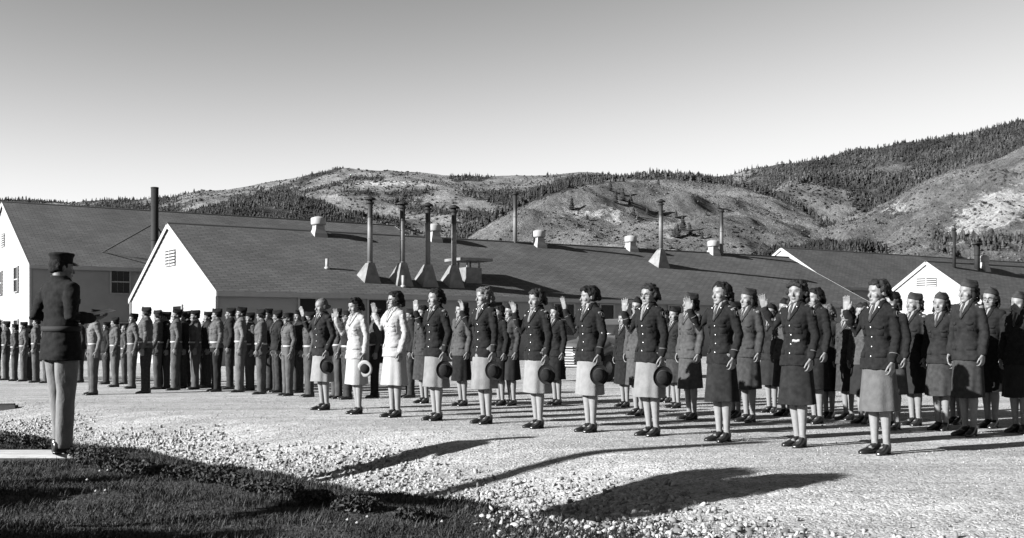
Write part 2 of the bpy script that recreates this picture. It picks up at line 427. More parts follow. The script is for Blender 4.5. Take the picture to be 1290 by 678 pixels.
def woman_variant(P, seed, vox=.0075, detail=True):
    P = dict(P); P.setdefault('sex', 'f'); out = []
    J = arm_joints(P); body, H = body_mesh(P, vox); out.append(('person', body, 'skin', None))
    T = [(z, w * P.get('girth', 1), a * P.get('girth', 1), b * P.get('girth', 1), c) for z, w, a, b, c in WT]
    jz = P.get('jackethem', .80)
    T = [(t[0] if t[0] > .95 else lerp(.95, jz, (.95 - t[0]) / .15),) + t[1:] for t in T]
    jk = garment(P, T, .0, .008 if detail else .011, J, (.056, .050, .045, .044, .038), 'jacket', .0085, seed)
    # front opening pressed in
    co = getv(jk); m = (co[:, 1] < 0) & (co[:, 2] < 1.30) & (co[:, 2] > .78)
    co[:, 1] += np.where(m, .005 * np.exp(-((co[:, 0] + .012) / .005) ** 2), 0); setv(jk, co)
    bvh = BVHTree.FromPolygons([v.co.copy() for v in jk.vertices], [tuple(p.vertices) for p in jk.polygons])
    flaps = []
    def fl(nm, rows, off, th):
        q = MB(); patch(q, bvh, rows, off, th); flaps.append((nm, q))
    zt = 1.435; zb = 1.235
    def xi(s): return lerp(.046, .004, s)
    for sx in (-1, 1):
        rows = []
        for k in range(11):
            s = k / 10; z = lerp(zt, zb, s); w = lerp(.028, .052, s / .4) if s < .4 else (.052 * (1 - s) / .6 + .004)
            if .36 < s < .46: w *= .72
            rows.append([(sx * (xi(s) + w * q), z) for q in (0, .5, 1)])
        fl('lapel', rows, .011, .008)
        # breast and hip pockets with flaps
        rows = [[(sx * (.058 + .062 * q), 1.205 - .026 * r - (.012 * (1 - abs(q - .5) * 2) if r == 1 else 0)) for q in (0, .25, .5, .75, 1)] for r in (0, 1)]
        fl('pocket_flap', rows, .007, .006)
        rows = [[(sx * (.062 + .054 * q), 1.185 - .075 * r) for q in (0, .5, 1)] for r in (0, .5, 1)]
        fl('pocket', rows, .003, .004)
        rows = [[(sx * (.060 + .080 * q), .955 - .045 * r) for q in (0, .25, .5, .75, 1)] for r in (0, 1)]
        fl('pocket_flap', rows, .007, .006)
    out.append(('jacket', jk, 'jacket', 0)); ji = len(out) - 1
    for nm, q in flaps:
        me = q.mesh(nm); fixnormals(me); out.append((nm, me, 'jacket', ji))
    sh = MB(); rows = []
    for k in range(8):
        s = k / 7; z = lerp(zt + .012, zb + .01, s); x = xi(s) + .006; rows.append([(x * q, z) for q in (-1, -.5, 0, .5, 1)])
    patch(sh, bvh, rows, .006, .006)
    nz = P['neckz']
    sh.rings([ering((0, .013, z), a, b, b, 18) for z, a, b in ((1.425, .062, .066), (1.462, .057, .060), (1.462, .050, .053), (1.43, .052, .055))])
    for sx in (-1, 1):
        rows = [[(sx * (.006 + .040 * q), 1.452 - .028 * r - .028 * q * r - .012 * q) for q in (0, .5, 1)] for r in (0, 1)]
        patch(sh, bvh, rows, .016, .006)
    s_ = sh.mesh('shirt_front'); fixnormals(s_); out.append(('shirt_front', s_, 'shirt', 0))
    tm = MB(); patch(tm, bvh, [[(x * lerp(.010, .016, k / 6), lerp(1.44, 1.25, k / 6)) for x in (-1, 0, 1)] for k in range(7)], .0135, .006)
    tm.ell(drape(bvh, 0, 1.438, .018), (.014, .010, .012), n=8, m=6)
    t_ = tm.mesh('tie'); fixnormals(t_); out.append(('tie', t_, 'tie', 0))
    if detail:
        for zb_ in (1.19, 1.10, 1.01, .92):
            b = MB(); c = drape(bvh, .010, zb_, .004); b.ell(c, (.0095, .005, .0095), n=8, m=6); out.append(('button', b.mesh('button'), 'button', ji))
        for sx in (-1, 1):
            b = MB(); b.ell(drape(bvh, sx * .062, 1.375, .014), (.008, .004, .010), n=8, m=6); out.append(('collar_badge', b.mesh('collar_badge'), 'brass', ji))
        # cuff braid: rings round the sleeve
        for Jn, nm in zip(J, ('r', 'l')):
            s, e, w = Jn; d = (w - e).normalized(); c = w - d * .075
            b = MB(); b.tube([c - d * .004, c + d * .004], [.0425, .0425], 18, roundends=False); out.append(('cuff_braid', b.mesh('cuff_braid'), 'braid', ji))
        s, e, w = J[1]; c = s.lerp(e, .16); d = (e - s).normalized()
        b = MB(); Mx = Matrix.Translation(c + Vector((.052, -.018, 0))) @ Matrix.Rotation(R(78), 4, 'Y') @ Matrix.Rotation(R(-12), 4, 'X')
        b.lathe([(.001, -.012), (.033, -.012), (.033, .012), (.030, .013), (.001, .013)], 18, M=Mx); out.append(('shoulder_patch', b.mesh('shoulder_patch'), 'patch', ji))
        b = MB(); b.lathe([(.027, .010), (.027, .0150), (.020, .0150), (.020, .010)], 18, M=Mx); out.append(('patch_ring', b.mesh('patch_ring'), 'band', ji))
    # skirt
    sk = MB(); hz = P.get('hem', .42); w = P.get('flare', .190) * .93; rs = []
    n = 48; rnd = random.Random(seed)
    ph = [rnd.uniform(0, 6.28) for _ in range(4)]
    def fold(a, t): return (math.sin(3 * a + ph[0]) * .5 + math.sin(7 * a + ph[1]) * .35 + math.sin(11 * a + ph[2]) * .25) * .011 * t
    prof = [(1.02, .115, .09, 0), (.90, .148, .115, .1), (.80, .160, .126, .2), (.68, lerp(.158, w, .33), .136, .7), (.55, lerp(.158, w, .68), .146, 1.1), (hz + .004, w, .158, 1.5), (hz, w, .158, 1.5)]
    for z, a_, b_, t in prof:
        rs.append([Vector(((a_ + fold(a, t)) * math.cos(a), (b_ + fold(a, t)) * math.sin(a) + .0, z + (.006 * math.sin(2 * a + ph[3]) if t > 1.2 else 0))) for a in [2 * math.pi * i / n for i in range(n)]])
    for z, a_, b_, t in reversed(prof[1:-1]):
        rs.append([Vector(((a_ - .008 + fold(a, t)) * math.cos(a), (b_ - .008 + fold(a, t)) * math.sin(a), z + .002)) for a in [2 * math.pi * i / n for i in range(n)]])
    sk.rings(rs); s_ = sk.mesh('skirt'); fixnormals(s_); out.append(('skirt', s_, 'skirt', 0))
    out.append(('hair', blobhair(H, P.get('hair', 'curly'), .0075 if detail else .010, seed), 'hair', 0))
    for i in (-1, 1): out.append(('shoe', shoes(P, False, i), 'shoe', 0))
    if P.get('cap'): out.append(('garrison_cap', cap_mesh(H, 8), 'cap', 0))
    if P.get('glasses'): out.append(('glasses', glasses_mesh(H), 'glass_frame', 0))
    if P.get('waistthing'):
        b = MB(); patch(b, bvh, [[(.03 + .07 * q, 1.055 - .024 * r + .004 * math.sin(q * 9)) for q in (0, .2, .4, .6, .8, 1)] for r in (0, 1)], .010, .008)
        g = b.mesh('belt_buckle'); fixnormals(g); out.append(('belt_buckle', g, 'white_cloth', ji))
    return out, J, H

def man_variant(P, seed, style='shirt', vox=.009):
    P = dict(P); P['sex'] = 'm'; out = []; J = arm_joints(P)
    body, H = body_mesh(P, vox); out.append(('person', body, 'skin', None)); g = P.get('girth', 1)
    long = style in ('officer', 'jacket')
    T = [(z, w * (g if z < 1.4 else 1), a * g, b * (1 + (g - 1) * .4), c) for z, w, a, b, c in MT]
    if long:
        hz = .80 if style == 'officer' else .90
        T = [(hz, .200, .150, .155, 0), (hz + .08, .195, .145, .15, 0), (1.04, .178, .130, .125, 0), (1.08, .170, .126, .12, 0)] + T[4:]
    sr = (.072, .064, .056, .054, .046) if long else (.062, .055, .048, .046, .038)
    jk = garment(P, T, .006 if long else 0, .010, J, sr, 'jacket' if long else 'shirt', .008 if long else .009, seed)
    nm = 'jacket' if long else 'uniform_shirt'
    bvh = BVHTree.FromPolygons([v.co.copy() for v in jk.vertices], [tuple(p.vertices) for p in jk.polygons])
    out.append((nm, jk, 'jacket', 0)); ji = len(out) - 1
    flaps = []
    def fl(nm, rows, off, th):
        q = MB(); patch(q, bvh, rows, off, th); flaps.append((nm, q))
    for sx in (-1, 1):
        if long and style == 'jacket':
            rows = []
            for k in range(8):
                s = k / 7; w = lerp(.03, .06, s / .4) if s < .4 else (.06 * (1 - s) / .6 + .004)
                rows.append([(sx * (lerp(.05, .004, s) + w * q), lerp(1.515, 1.22, s)) for q in (0, .5, 1)])
            fl('lapel', rows, .012, .008)
        else:
            rows = [[(sx * (.008 + .05 * q), 1.528 - .035 * r - .02 * q * r - .01 * q) for q in (0, .5, 1)] for r in (0, 1)]
            fl('collar', rows, .014, .007)
        rows = [[(sx * (.062 + .085 * q), 1.33 - .03 * r - (.012 * (1 - abs(q - .5) * 2) if r == 1 else 0)) for q in (0, .25, .5, .75, 1)] for r in (0, 1)]
        fl('pocket_flap', rows, .008, .006)
        rows = [[(sx * (.067 + .075 * q), 1.31 - .10 * r) for q in (0, .5, 1)] for r in (0, .5, 1)]
        fl('pocket', rows, .003, .004)
    for nm_, q in flaps:
        me = q.mesh(nm_); fixnormals(me); out.append((nm_, me, 'jacket', ji))
    if style == 'jacket':
        sh = MB(); patch(sh, bvh, [[(x * (lerp(.05, .006, k / 6) + .006), lerp(1.525, 1.23, k / 6)) for x in (-1, -.5, 0, .5, 1)] for k in range(7)], .006, .006)
        s_ = sh.mesh('shirt_front'); fixnormals(s_); out.append(('shirt_front', s_, 'shirt', 0))
    if style != 'officer':
        tm = MB(); zz = 1.25 if style == 'jacket' else 1.36
        patch(tm, bvh, [[(x * lerp(.011, .022, k / 6), lerp(1.515, zz, k / 6)) for x in (-1, 0, 1)] for k in range(7)], .013, .006)
        t_ = tm.mesh('tie'); fixnormals(t_); out.append(('tie', t_, 'tie', 0))
    if style == 'shirt':
        bz = 1.035
        b = MB(); b.rings([ering((0, 0, z), .165 * lerp(1, g, .9), .128 * g, .123, 32) for z in (bz - .018, bz + .018)]); out.append(('belt', b.mesh('belt'), 'belt', 0))
        c = MB(); c.box((0, -.132 * g, bz), (.05, .008, .036)); out.append(('belt_buckle', c.mesh('belt_buckle', False), 'brass', len(out) - 1))
    if style == 'officer':
        b = MB(); b.rings([ering((0, 0, z), .190, .146, .144, 32) for z in (1.05, 1.095)]); out.append(('belt', b.mesh('belt'), 'black_belt', ji))
    # trousers
    tr = MB(); top = 1.03 if not long else 1.0
    tr.rings([ering((0, 0, z), a, b_ * g, c, 28) for z, a, b_, c in ((.84, .170, .118, .125), (.92, .172, .12, .13), (top, .166, .120, .118))])
    for sx in (-1, 1):
        f = P['footr'] if sx < 0 else P['footl']; a = Vector((f[0], f[1] + .0, .045)); hip = Vector((sx * .088, 0, .90)); kn = hip.lerp(a, .5) + Vector((0, -.012, 0)); bag = P.get('bag', 1.0)
        tr.tube([hip, hip.lerp(kn, .4), kn, kn.lerp(a, .5), a + Vector((0, -.008, .07)), a + Vector((0, -.012, 0))], [(.088, .108), (.084 * bag, .102), (.069 * bag, .082), (.064 * bag, .076), (.060 * bag, .074), (.061 * bag, .080)], 16, ref=(1, 0, 0), roundends=False)
    t_ = remesh(tr, .010, 'trousers', 3, .5); wrinkle(t_, .008, (8, 8, 5), seed + 3); out.append(('trousers', t_, 'trousers', 0))
    for i in (-1, 1): out.append(('shoe', shoes(P, True, i), 'shoe', 0))
    out.append(('hair', blobhair(H, 'man', .010, seed), 'hair', 0))
    hat = P.get('hat', 'garrison')
    if hat == 'garrison': out.append(('garrison_cap', cap_mesh(H, 5, False), 'cap', 0))
    elif hat == 'service':
        b = MB(); Mx = H @ Matrix.Translation((0, .006, .0)) @ Matrix.Rotation(R(-3), 4, 'X')
        b.lathe([(.001, .03), (.086, .032), (.0875, .045), (.0880, .080), (.094, .096), (.100, .108), (.101, .116), (.094, .124), (.055, .131), (.001, .128)], 28, M=Mx @ Matrix.Diagonal((.92, 1.08, 1, 1)) @ Matrix.Shear('XY', 4, (0.0, .0)))
        me = b.mesh('peaked_cap'); fixnormals(me); out.append(('peaked_cap', me, 'cap', 0)); ci = len(out) - 1
        v = MB(); A = []; B = []
        for k in range(4):
            s = k / 3; A.append([Mx @ Vector(((.078 - .014 * s) * math.sin(a), -.055 - (.052 + .05 * s) * math.cos(a), .040 - .026 * s * math.cos(a))) for a in [R(-80 + 20 * i) for i in range(9)]])
            B.append([p + Vector((0, 0, .005)) for p in A[-1]])
        v.gridsolid(A, B); me = v.mesh('visor'); fixnormals(me); out.append(('visor', me, 'shoe', ci))
    if P.get('glasses'): out.append(('glasses', glasses_mesh(H), 'glass_frame', 0))
    return out, J, H

DEF_MATS = {'skin': 'skin', 'jacket': 'wool_dark', 'shirt': 'shirt', 'tie': 'tie', 'button': 'brass', 'brass': 'brass', 'skirt': 'cloth_light', 'hair': 'hair_dark', 'shoe': 'leather', 'cap': 'wool_dark',
            'glass_frame': 'glass_frame', 'braid': 'khaki_light', 'patch': 'wool_dark', 'band': 'band', 'belt': 'belt', 'black_belt': 'black_belt', 'trousers': 'khaki', 'white_cloth': 'white_cloth'}
def spawn(var, px, py, facing, mats, label, group, sc=1.0, omit=(), loc=None, cat='person', height=None, toppx=None):
    parts, J, H = var; loc = loc if loc is not None else pix_ground(px, py)
    mm = dict(DEF_MATS); mm.update(mats); objs = []
    for name, me, mk, par in parts:
        if name in omit: objs.append(None); continue
        o = link(name, me, M[mm[mk]], parent=None if par is None else objs[par], override=True); objs.append(o)
    o = objs[0]; o.location = loc; o.rotation_euler = (0, 0, R(facing) + math.pi / 2); o.scale = (sc, sc, sc)
    tag(o, label, cat, group)
    Mw = Matrix.Translation(loc) @ Matrix.Rotation(R(facing) + math.pi / 2, 4, 'Z') @ Matrix.Scale(sc, 4)
    return o, Mw, J

def hat_meshes():
    b = MB(); b.lathe([(.001, .115), (.045, .113), (.068, .100), (.077, .075), (.079, .04), (.082, .012), (.079, .008), (.05, .006), (.001, .006)], 28, M=Matrix.Diagonal((.95, 1.1, 1, 1)))
    cr = b.mesh('crown'); fixnormals(cr)
    b = MB(); b.lathe([(.072, .010), (.095, .000), (.124, .006), (.130, .014), (.128, .019), (.122, .012), (.095, .006), (.072, .016)], 32, M=Matrix.Diagonal((.95, 1.1, 1, 1)))
    br = b.mesh('brim'); fixnormals(br)
    b = MB(); b.lathe([(.0825, .013), (.0825, .030), (.080, .030), (.080, .013)], 28, M=Matrix.Diagonal((.95, 1.1, 1, 1)))
    bd = b.mesh('hat_band'); fixnormals(bd); return cr, br, bd
# ------------------------------------------------------------------ ground
def N_(nt, t, **k):
    n = nt.nodes.new(t)
    for a, b in k.items(): setattr(n, a, b)
    return n
def ground_material():
    m = bpy.data.materials.new('ground'); m.use_nodes = True; nt = m.node_tree; L = nt.links; p = nt.nodes['Principled BSDF']
    p.inputs['Roughness'].default_value = .95; p.inputs['Specular IOR Level'].default_value = .1
    tc = N_(nt, 'ShaderNodeTexCoord').outputs['Object']
    def noise_(sc, det=4):
        n = N_(nt, 'ShaderNodeTexNoise'); n.inputs['Scale'].default_value = sc; n.inputs['Detail'].default_value = det; L.new(tc, n.inputs['Vector']); return n.outputs['Fac']
    def rng(v, a, b, c, d):
        r = N_(nt, 'ShaderNodeMapRange'); L.new(v, r.inputs['Value'])
        for k, x in zip(('From Min', 'From Max', 'To Min', 'To Max'), (a, b, c, d)): r.inputs[k].default_value = x
        return r.outputs[0]
    def mth(op, a, b):
        n = N_(nt, 'ShaderNodeMath', operation=op)
        for i, v in enumerate((a, b)):
            if isinstance(v, float): n.inputs[i].default_value = v
            else: L.new(v, n.inputs[i])
        return n.outputs[0]
    vor = N_(nt, 'ShaderNodeTexVoronoi'); vor.inputs['Scale'].default_value = 42; L.new(tc, vor.inputs['Vector'])
    col = N_(nt, 'ShaderNodeSeparateColor'); L.new(vor.outputs['Color'], col.inputs[0])
    pebble = rng(col.outputs[0], 0, 1, .19, .37)
    fine = rng(noise_(160, 3), .3, .7, .80, 1.2)
    broad = rng(noise_(.55, 5), .3, .7, .84, 1.12)
    mid = rng(noise_(6, 5), .3, .7, .85, 1.15)
    mp = N_(nt, 'ShaderNodeMapping'); mp.inputs['Rotation'].default_value = (0, 0, R(42)); mp.inputs['Scale'].default_value = (.12, 2.6, 1); L.new(tc, mp.inputs[0])
    tn = N_(nt, 'ShaderNodeTexNoise'); tn.inputs['Scale'].default_value = 1.0; tn.inputs['Detail'].default_value = 5; L.new(mp.outputs[0], tn.inputs['Vector'])
    gravel = mth('MULTIPLY', mth('MULTIPLY', mth('MULTIPLY', pebble, fine), mth('MULTIPLY', broad, mid)), rng(tn.outputs['Fac'], .35, .65, .76, 1.06))      # wheel tracks along the road
    a = N_(nt, 'ShaderNodeAttribute', attribute_name='grass')
    soil = rng(noise_(9, 6), .3, .7, .018, .045)
    mx = N_(nt, 'ShaderNodeMix', data_type='FLOAT'); edge = mth('ADD', a.outputs['Fac'], rng(noise_(3.5, 5), .3, .7, -.22, .22))
    L.new(rng(edge, .42, .58, 0, 1), mx.inputs[0]); L.new(gravel, mx.inputs[2]); L.new(soil, mx.inputs[3])
    L.new(mx.outputs[0], p.inputs['Base Color'])
    b = N_(nt, 'ShaderNodeBump'); b.inputs['Strength'].default_value = 1.0; b.inputs['Distance'].default_value = .008
    h = mth('ADD', mth('MULTIPLY', vor.outputs['Distance'], -.9), noise_(90, 4)); h2 = mth('ADD', h, mth('MULTIPLY', noise_(7, 4), 1.6)); L.new(h2, b.inputs['Height']); L.new(b.outputs[0], p.inputs['Normal'])
    return m
def build_ground():
    def axis(lo, hi, f0, f1, d, grow):
        a = list(np.arange(f0, f1, d)); s = d; x = f0
        while x > lo: s *= grow; x -= s; a.insert(0, x)
        s = d; x = a[-1]
        while x < hi: s *= grow; x += s; a.append(x)
        return np.array(a)
    xs = axis(-6000, 6000, -9, 7, .075, 1.11); ys = axis(-60, 9000, 3.5, 15, .06, 1.08)
    X, Y = np.meshgrid(xs, ys); Z = ground_np(X, Y)
    u = (X - 3.5) * DU[0] + (Y - 10.26) * DU[1]; v = (X - 3.5) * DN[0] + (Y - 10.26) * DN[1]
    rs = np.random.RandomState(3); Z = Z + rs.normal(0, .004, Z.shape) * ((Y < 15) & (Y > 3.5) & (v > 1.8))
    g = npsmooth(3.45, 4.15, v - 1.6 * npsmooth(-2.6, 1.5, u) * 0 + 0) * (1 - npsmooth(.6, 1.4, X - .35 * (Y - 6.5)))
    ny, nx = X.shape; me = bpy.data.meshes.new('ground'); n = nx * ny
    me.vertices.add(n); me.vertices.foreach_set('co', np.stack([X, Y, Z], -1).astype(np.float32).ravel())
    i = np.arange(n).reshape(ny, nx); q = np.stack([i[:-1, :-1], i[:-1, 1:], i[1:, 1:], i[1:, :-1]], -1).reshape(-1, 4)
    me.loops.add(q.size); me.polygons.add(len(q)); me.loops.foreach_set('vertex_index', q.ravel().astype(np.int32)); me.polygons.foreach_set('loop_start', (np.arange(len(q)) * 4).astype(np.int32))
    me.polygons.foreach_set('use_smooth', np.ones(len(q), bool)); me.update(calc_edges=True); me.validate()
    a = me.attributes.new('grass', 'FLOAT', 'POINT'); a.data.foreach_set('value', g.astype(np.float32).ravel())
    tag(link('ground', me, ground_material()), kind='structure')
build_ground()
def inst_mesh(name, base_v, base_f, pos, scl, rot, jit=None):
    """many small copies written straight into one mesh; rot: (n,3,3), scl: (n,3)"""
    n = len(pos); bv = np.array(base_v); nb = len(bv)
    V = np.einsum('nij,nbj->nbi', rot, bv[None] * scl[:, None, :] * (jit if jit is not None else 1)) + pos[:, None, :]
    bf = np.array(base_f); k = bf.shape[1]; Fc = (bf[None] + (np.arange(n) * nb)[:, None, None]).reshape(-1, k)
    me = bpy.data.meshes.new(name); me.vertices.add(n * nb); me.vertices.foreach_set('co', V.astype(np.float32).ravel())
    me.loops.add(Fc.size); me.polygons.add(len(Fc)); me.loops.foreach_set('vertex_index', Fc.ravel().astype(np.int32)); me.polygons.foreach_set('loop_start', (np.arange(len(Fc)) * k).astype(np.int32))
    me.update(calc_edges=True); return me, nb, len(bf)
def rotz_np(a):
    c, s = np.cos(a), np.sin(a); m = np.zeros((len(a), 3, 3)); m[:, 0, 0] = c; m[:, 0, 1] = -s; m[:, 1, 0] = s; m[:, 1, 1] = c; m[:, 2, 2] = 1; return m
def rand_rot(rs, n):
    q = rs.normal(size=(n, 4)); q /= np.linalg.norm(q, axis=1)[:, None]; w, x, y, z = q.T
    return np.stack([np.stack([1 - 2 * (y * y + z * z), 2 * (x * y - z * w), 2 * (x * z + y * w)], -1), np.stack([2 * (x * y + z * w), 1 - 2 * (x * x + z * z), 2 * (y * z - x * w)], -1), np.stack([2 * (x * z - y * w), 2 * (y * z + x * w), 1 - 2 * (x * x + y * y)], -1)], 1)
def ico():
    t = (1 + 5 ** .5) / 2
    v = [(-1, t, 0), (1, t, 0), (-1, -t, 0), (1, -t, 0), (0, -1, t), (0, 1, t), (0, -1, -t), (0, 1, -t), (t, 0, -1), (t, 0, 1), (-t, 0, -1), (-t, 0, 1)]
    f = [(0, 11, 5), (0, 5, 1), (0, 1, 7), (0, 7, 10), (0, 10, 11), (1, 5, 9), (5, 11, 4), (11, 10, 2), (10, 7, 6), (7, 1, 8), (3, 9, 4), (3, 4, 2), (3, 2, 6), (3, 6, 8), (3, 8, 9), (4, 9, 5), (2, 4, 11), (6, 2, 10), (8, 6, 7), (9, 8, 1)]
    v = np.array(v); return v / np.linalg.norm(v[0]), f
def attr_inst(me, name, vals, per, dom='POINT'):
    a = me.attributes.new(name, 'FLOAT', dom); a.data.foreach_set('value', np.repeat(vals, per).astype(np.float32))
IV, IF = ico()
def scatter_stones():
    rs = np.random.RandomState(11)
    def make(name, n, sel, r0, r1, seed):
        X = rs.uniform(-13, 6.5, n * 3); Y = rs.uniform(5.4, 21, n * 3)
        k = (np.abs(X / Y) < .50 + .6 / Y); X = X[k]; Y = Y[k]
        pr = sel(X, Y); k = rs.rand(len(X)) < pr; X = X[k][:n]; Y = Y[k][:n]; n = len(X)
        r = r0 + (r1 - r0) * rs.rand(n) ** 2.6
        scl = r[:, None] * np.stack([rs.uniform(.8, 1.5, n), rs.uniform(.5, 1.0, n), rs.uniform(.4, .8, n)], -1)
        pos = np.stack([X, Y, ground_np(X, Y) + r * rs.uniform(-.1, .45, n)], -1)
        jit = rs.uniform(.6, 1.2, (n, 12, 1))
        me, nb, nf = inst_mesh(name, IV, IF, pos, scl, rand_rot(rs, n), jit); attr_inst(me, 'tone', rs.uniform(.22, .95, n), nb)
        tag(link(name, me, mat(name, .41, .9, .15, 40, .004, 60, attr='tone')), kind='stuff')
    def uvn(X, Y): return (X - 3.5) * DU[0] + (Y - 10.26) * DU[1], (X - 3.5) * DN[0] + (Y - 10.26) * DN[1]
    def coarse(X, Y):
        u, v = uvn(X, Y); e = 2.1 + .35 * npsmooth(-6, 3, u) + .8 * npsmooth(-3, 2, u) + .25 * np.sin(u * 1.7)
        right = npsmooth(-2, 1, u); end = 4.2 + 1.6 * right
        cl = .55 + .45 * np.sin(X * 3.1 + Y * 1.2) * np.sin(Y * 2.7 - X)
        return npsmooth(e - .1, e + .75, v) * (1 - npsmooth(end - .3, end + .2, v)) * (1 - .35 * right * cl)
    def finef(X, Y):
        u, v = uvn(X, Y); e = 2.1 + .35 * npsmooth(-6, 3, u) + .8 * npsmooth(-3, 2, u); return (1 - npsmooth(3.75, 4.05, v - 1.6 * npsmooth(-2, 1, u))) * (.22 + .78 * npsmooth(e - 1.2, e + .2, v) )
    make('coarse_gravel', 52000, coarse, .010, .036, 1)
    make('fine_gravel', 42000, finef, .004, .012, 2)
scatter_stones()
def grass_field():
    rs = np.random.RandomState(5); n = 330000
    X = rs.uniform(-6.5, 2.0, n); Y = rs.uniform(4.6, 13.5, n)
    u = (X - 3.5) * DU[0] + (Y - 10.26) * DU[1]; v = (X - 3.5) * DN[0] + (Y - 10.26) * DN[1]
    edge = 3.84 + .15 * np.sin(u * 3.3) + .10 * np.sin(u * 8.1 + 1) + .06 * np.sin(u * 19) + rs.normal(0, .07, n) + .9 * npsmooth(-2.2, .6, u)
    dens = npsmooth(edge - .12, edge + .25, v) * (.35 + .65 * (np.sin(X * 4.3 + 2 * np.sin(Y * 3.1)) * np.sin(Y * 5.2 + X * 2) > -.35))
    k = (rs.rand(n) < dens) & (np.abs(X / Y) < .52); X = X[k]; Y = Y[k]; u = u[k]; v = v[k]; edge = edge[k]; n = len(X)
    tuft = np.clip(np.sin(X * 5.1 + Y * 2.2) * np.sin(Y * 6.3 - X * 3.1) + .35 * rs.normal(size=n), -.6, 1.3)
    rim = np.exp(-((v - edge - .22) / .22) ** 2)
    h = (.018 + .020 * (tuft + .6) + .045 * rim * (1 - npsmooth(-3, -1, u)) * (1 + np.sin(u * 5.3))) * rs.uniform(.55, 1.35, n)
    tall = rs.rand(n) < .015; h = np.where(tall, h * 2.0, h)
    base = [(-1, 0, 0), (1, 0, 0), (.75, .22, .5), (-.75, .22, .5), (0, .75, 1.0)]; f = [(0, 1, 2), (0, 2, 3), (3, 2, 4)]
    w = rs.uniform(.0016, .0040, n); lean = rs.uniform(.1, 1.9, n) * h
    me, nb, nf = inst_mesh('grass', base, f, np.stack([X, Y, ground_np(X, Y) - .004], -1), np.stack([w, lean, h], -1), rotz_np(rs.uniform(0, 6.28, n)))
    attr_inst(me, 'tone', rs.uniform(.45, 1.5, n) ** 1.5, nb)
    m = mat('grass', .036, .7, .3, 3, attr='tone', spec=.2)
    tag(link('grass', me, m), kind='stuff')
grass_field()
M['leaf'] = mat('leaf', .035, .8, .4, 5, attr='tone'); M['bark'] = mat('bark', .04, .95, .4, 8, .01, 20)
def leaf_mesh(name, blobs, n, ls, seed, hang=False):
    rs = np.random.RandomState(seed); P = []
    for c, r, wgt in blobs:
        k = int(n * wgt); d = rs.normal(size=(k, 3)); d /= np.linalg.norm(d, axis=1)[:, None]; q = rs.rand(k) ** .4; P.append(np.array(c) + d * np.array(r) * q[:, None])
    P = np.concatenate(P); k = len(P); base = [(-1, 0, 0), (0, -.5, .1), (1, 0, 0), (0, .5, .1)]
    me, nb, nf = inst_mesh(name, base, [(0, 1, 2, 3)], P, ls * rs.uniform(.6, 1.4, (k, 1)) * np.ones((1, 3)), rand_rot(rs, k)); attr_inst(me, 'tone', rs.uniform(.5, 1.5, k), nb); return me
def weed(px, py, r, label, seed):
    p = pix_ground(px, py); me = leaf_mesh('weed_clump', [((0, 0, r * .35), (r * 1.3, r * .7, r * .45), 1.0)], 900, .014, seed)
    tag(link('weed_clump', me, M['leaf'], loc=p), label, 'weeds', 'weed clumps on the ditch edge')
weed(8, 560, .17, 'dark weed clump behind the plank at the left edge of the photo', 1)
weed(33, 563, .15, 'dark weed clump just left of the officer behind the plank', 2)
weed(128, 585, .20, 'high dark weed clump past the right end of the plank', 3)
weed(150, 594, .12, 'small dark weed clump on the ditch bank beside the tallest clump', 4)
weed(272, 608, .15, 'low dark weed clump at the grass edge above the shadow tip', 5)
weed(322, 618, .12, 'low weed clump nearest the shadow across the coarse gravel', 6)
for i, (px, py, r, lb) in enumerate([(58, 569, .10, 'short dark weed clump left of the officer shoes'), (112, 578, .15, 'dark weed clump hugging the right end of the plank'), (175, 598, .15, 'rounded dark weed clump on the bank past the three nearest the plank'),
    (203, 600, .12, 'thin dark weed clump midway down the ditch bank'), (235, 603, .16, 'wide dark weed clump halfway between plank and shadow tip'), (300, 612, .12, 'dark weed clump touching the pale coarse gravel'), (352, 624, .14, 'weed clump where the shadow tip meets the grass'), (395, 634, .12, 'weed clump just right of the shadow across the gravel'), (450, 645, .13, 'weed clump at the start of the long pole shadow'), (520, 655, .10, 'lowest weed clump at the right end of the grass')]):
    weed(px, py, r, lb, 40 + i)
# white scraps of clover flower in the grass
fl = MB(); 
for i in range(5):
    a = i * 1.256; fl.ell((.006 * math.cos(a), .006 * math.sin(a), .062), (.006, .006, .005), n=7, m=5)
fl.ell((0, 0, .066), (.006, .006, .006), n=7, m=5); fm = fl.mesh('blossom'); st = MB().tube([(0, 0, 0), (.003, 0, .03), (0, 0, .06)], [.0012] * 3, 5).mesh('stem')
M['petal'] = mat('petal', .3, .8)
for i, (px, py) in enumerate([(126, 603), (136, 602), (121, 630), (133, 629), (110, 615), (438, 668), (450, 672), (557, 670), (463, 664)]):
    e = empty('clover_flower', pix_ground(px, py), label='small white clover flower head in the dark grass', cat='flower', group='white clover flowers in the grass')
    link('blossom', fm, M['petal'], e, override=True); link('stem', st, M['leaf'], e, override=True)

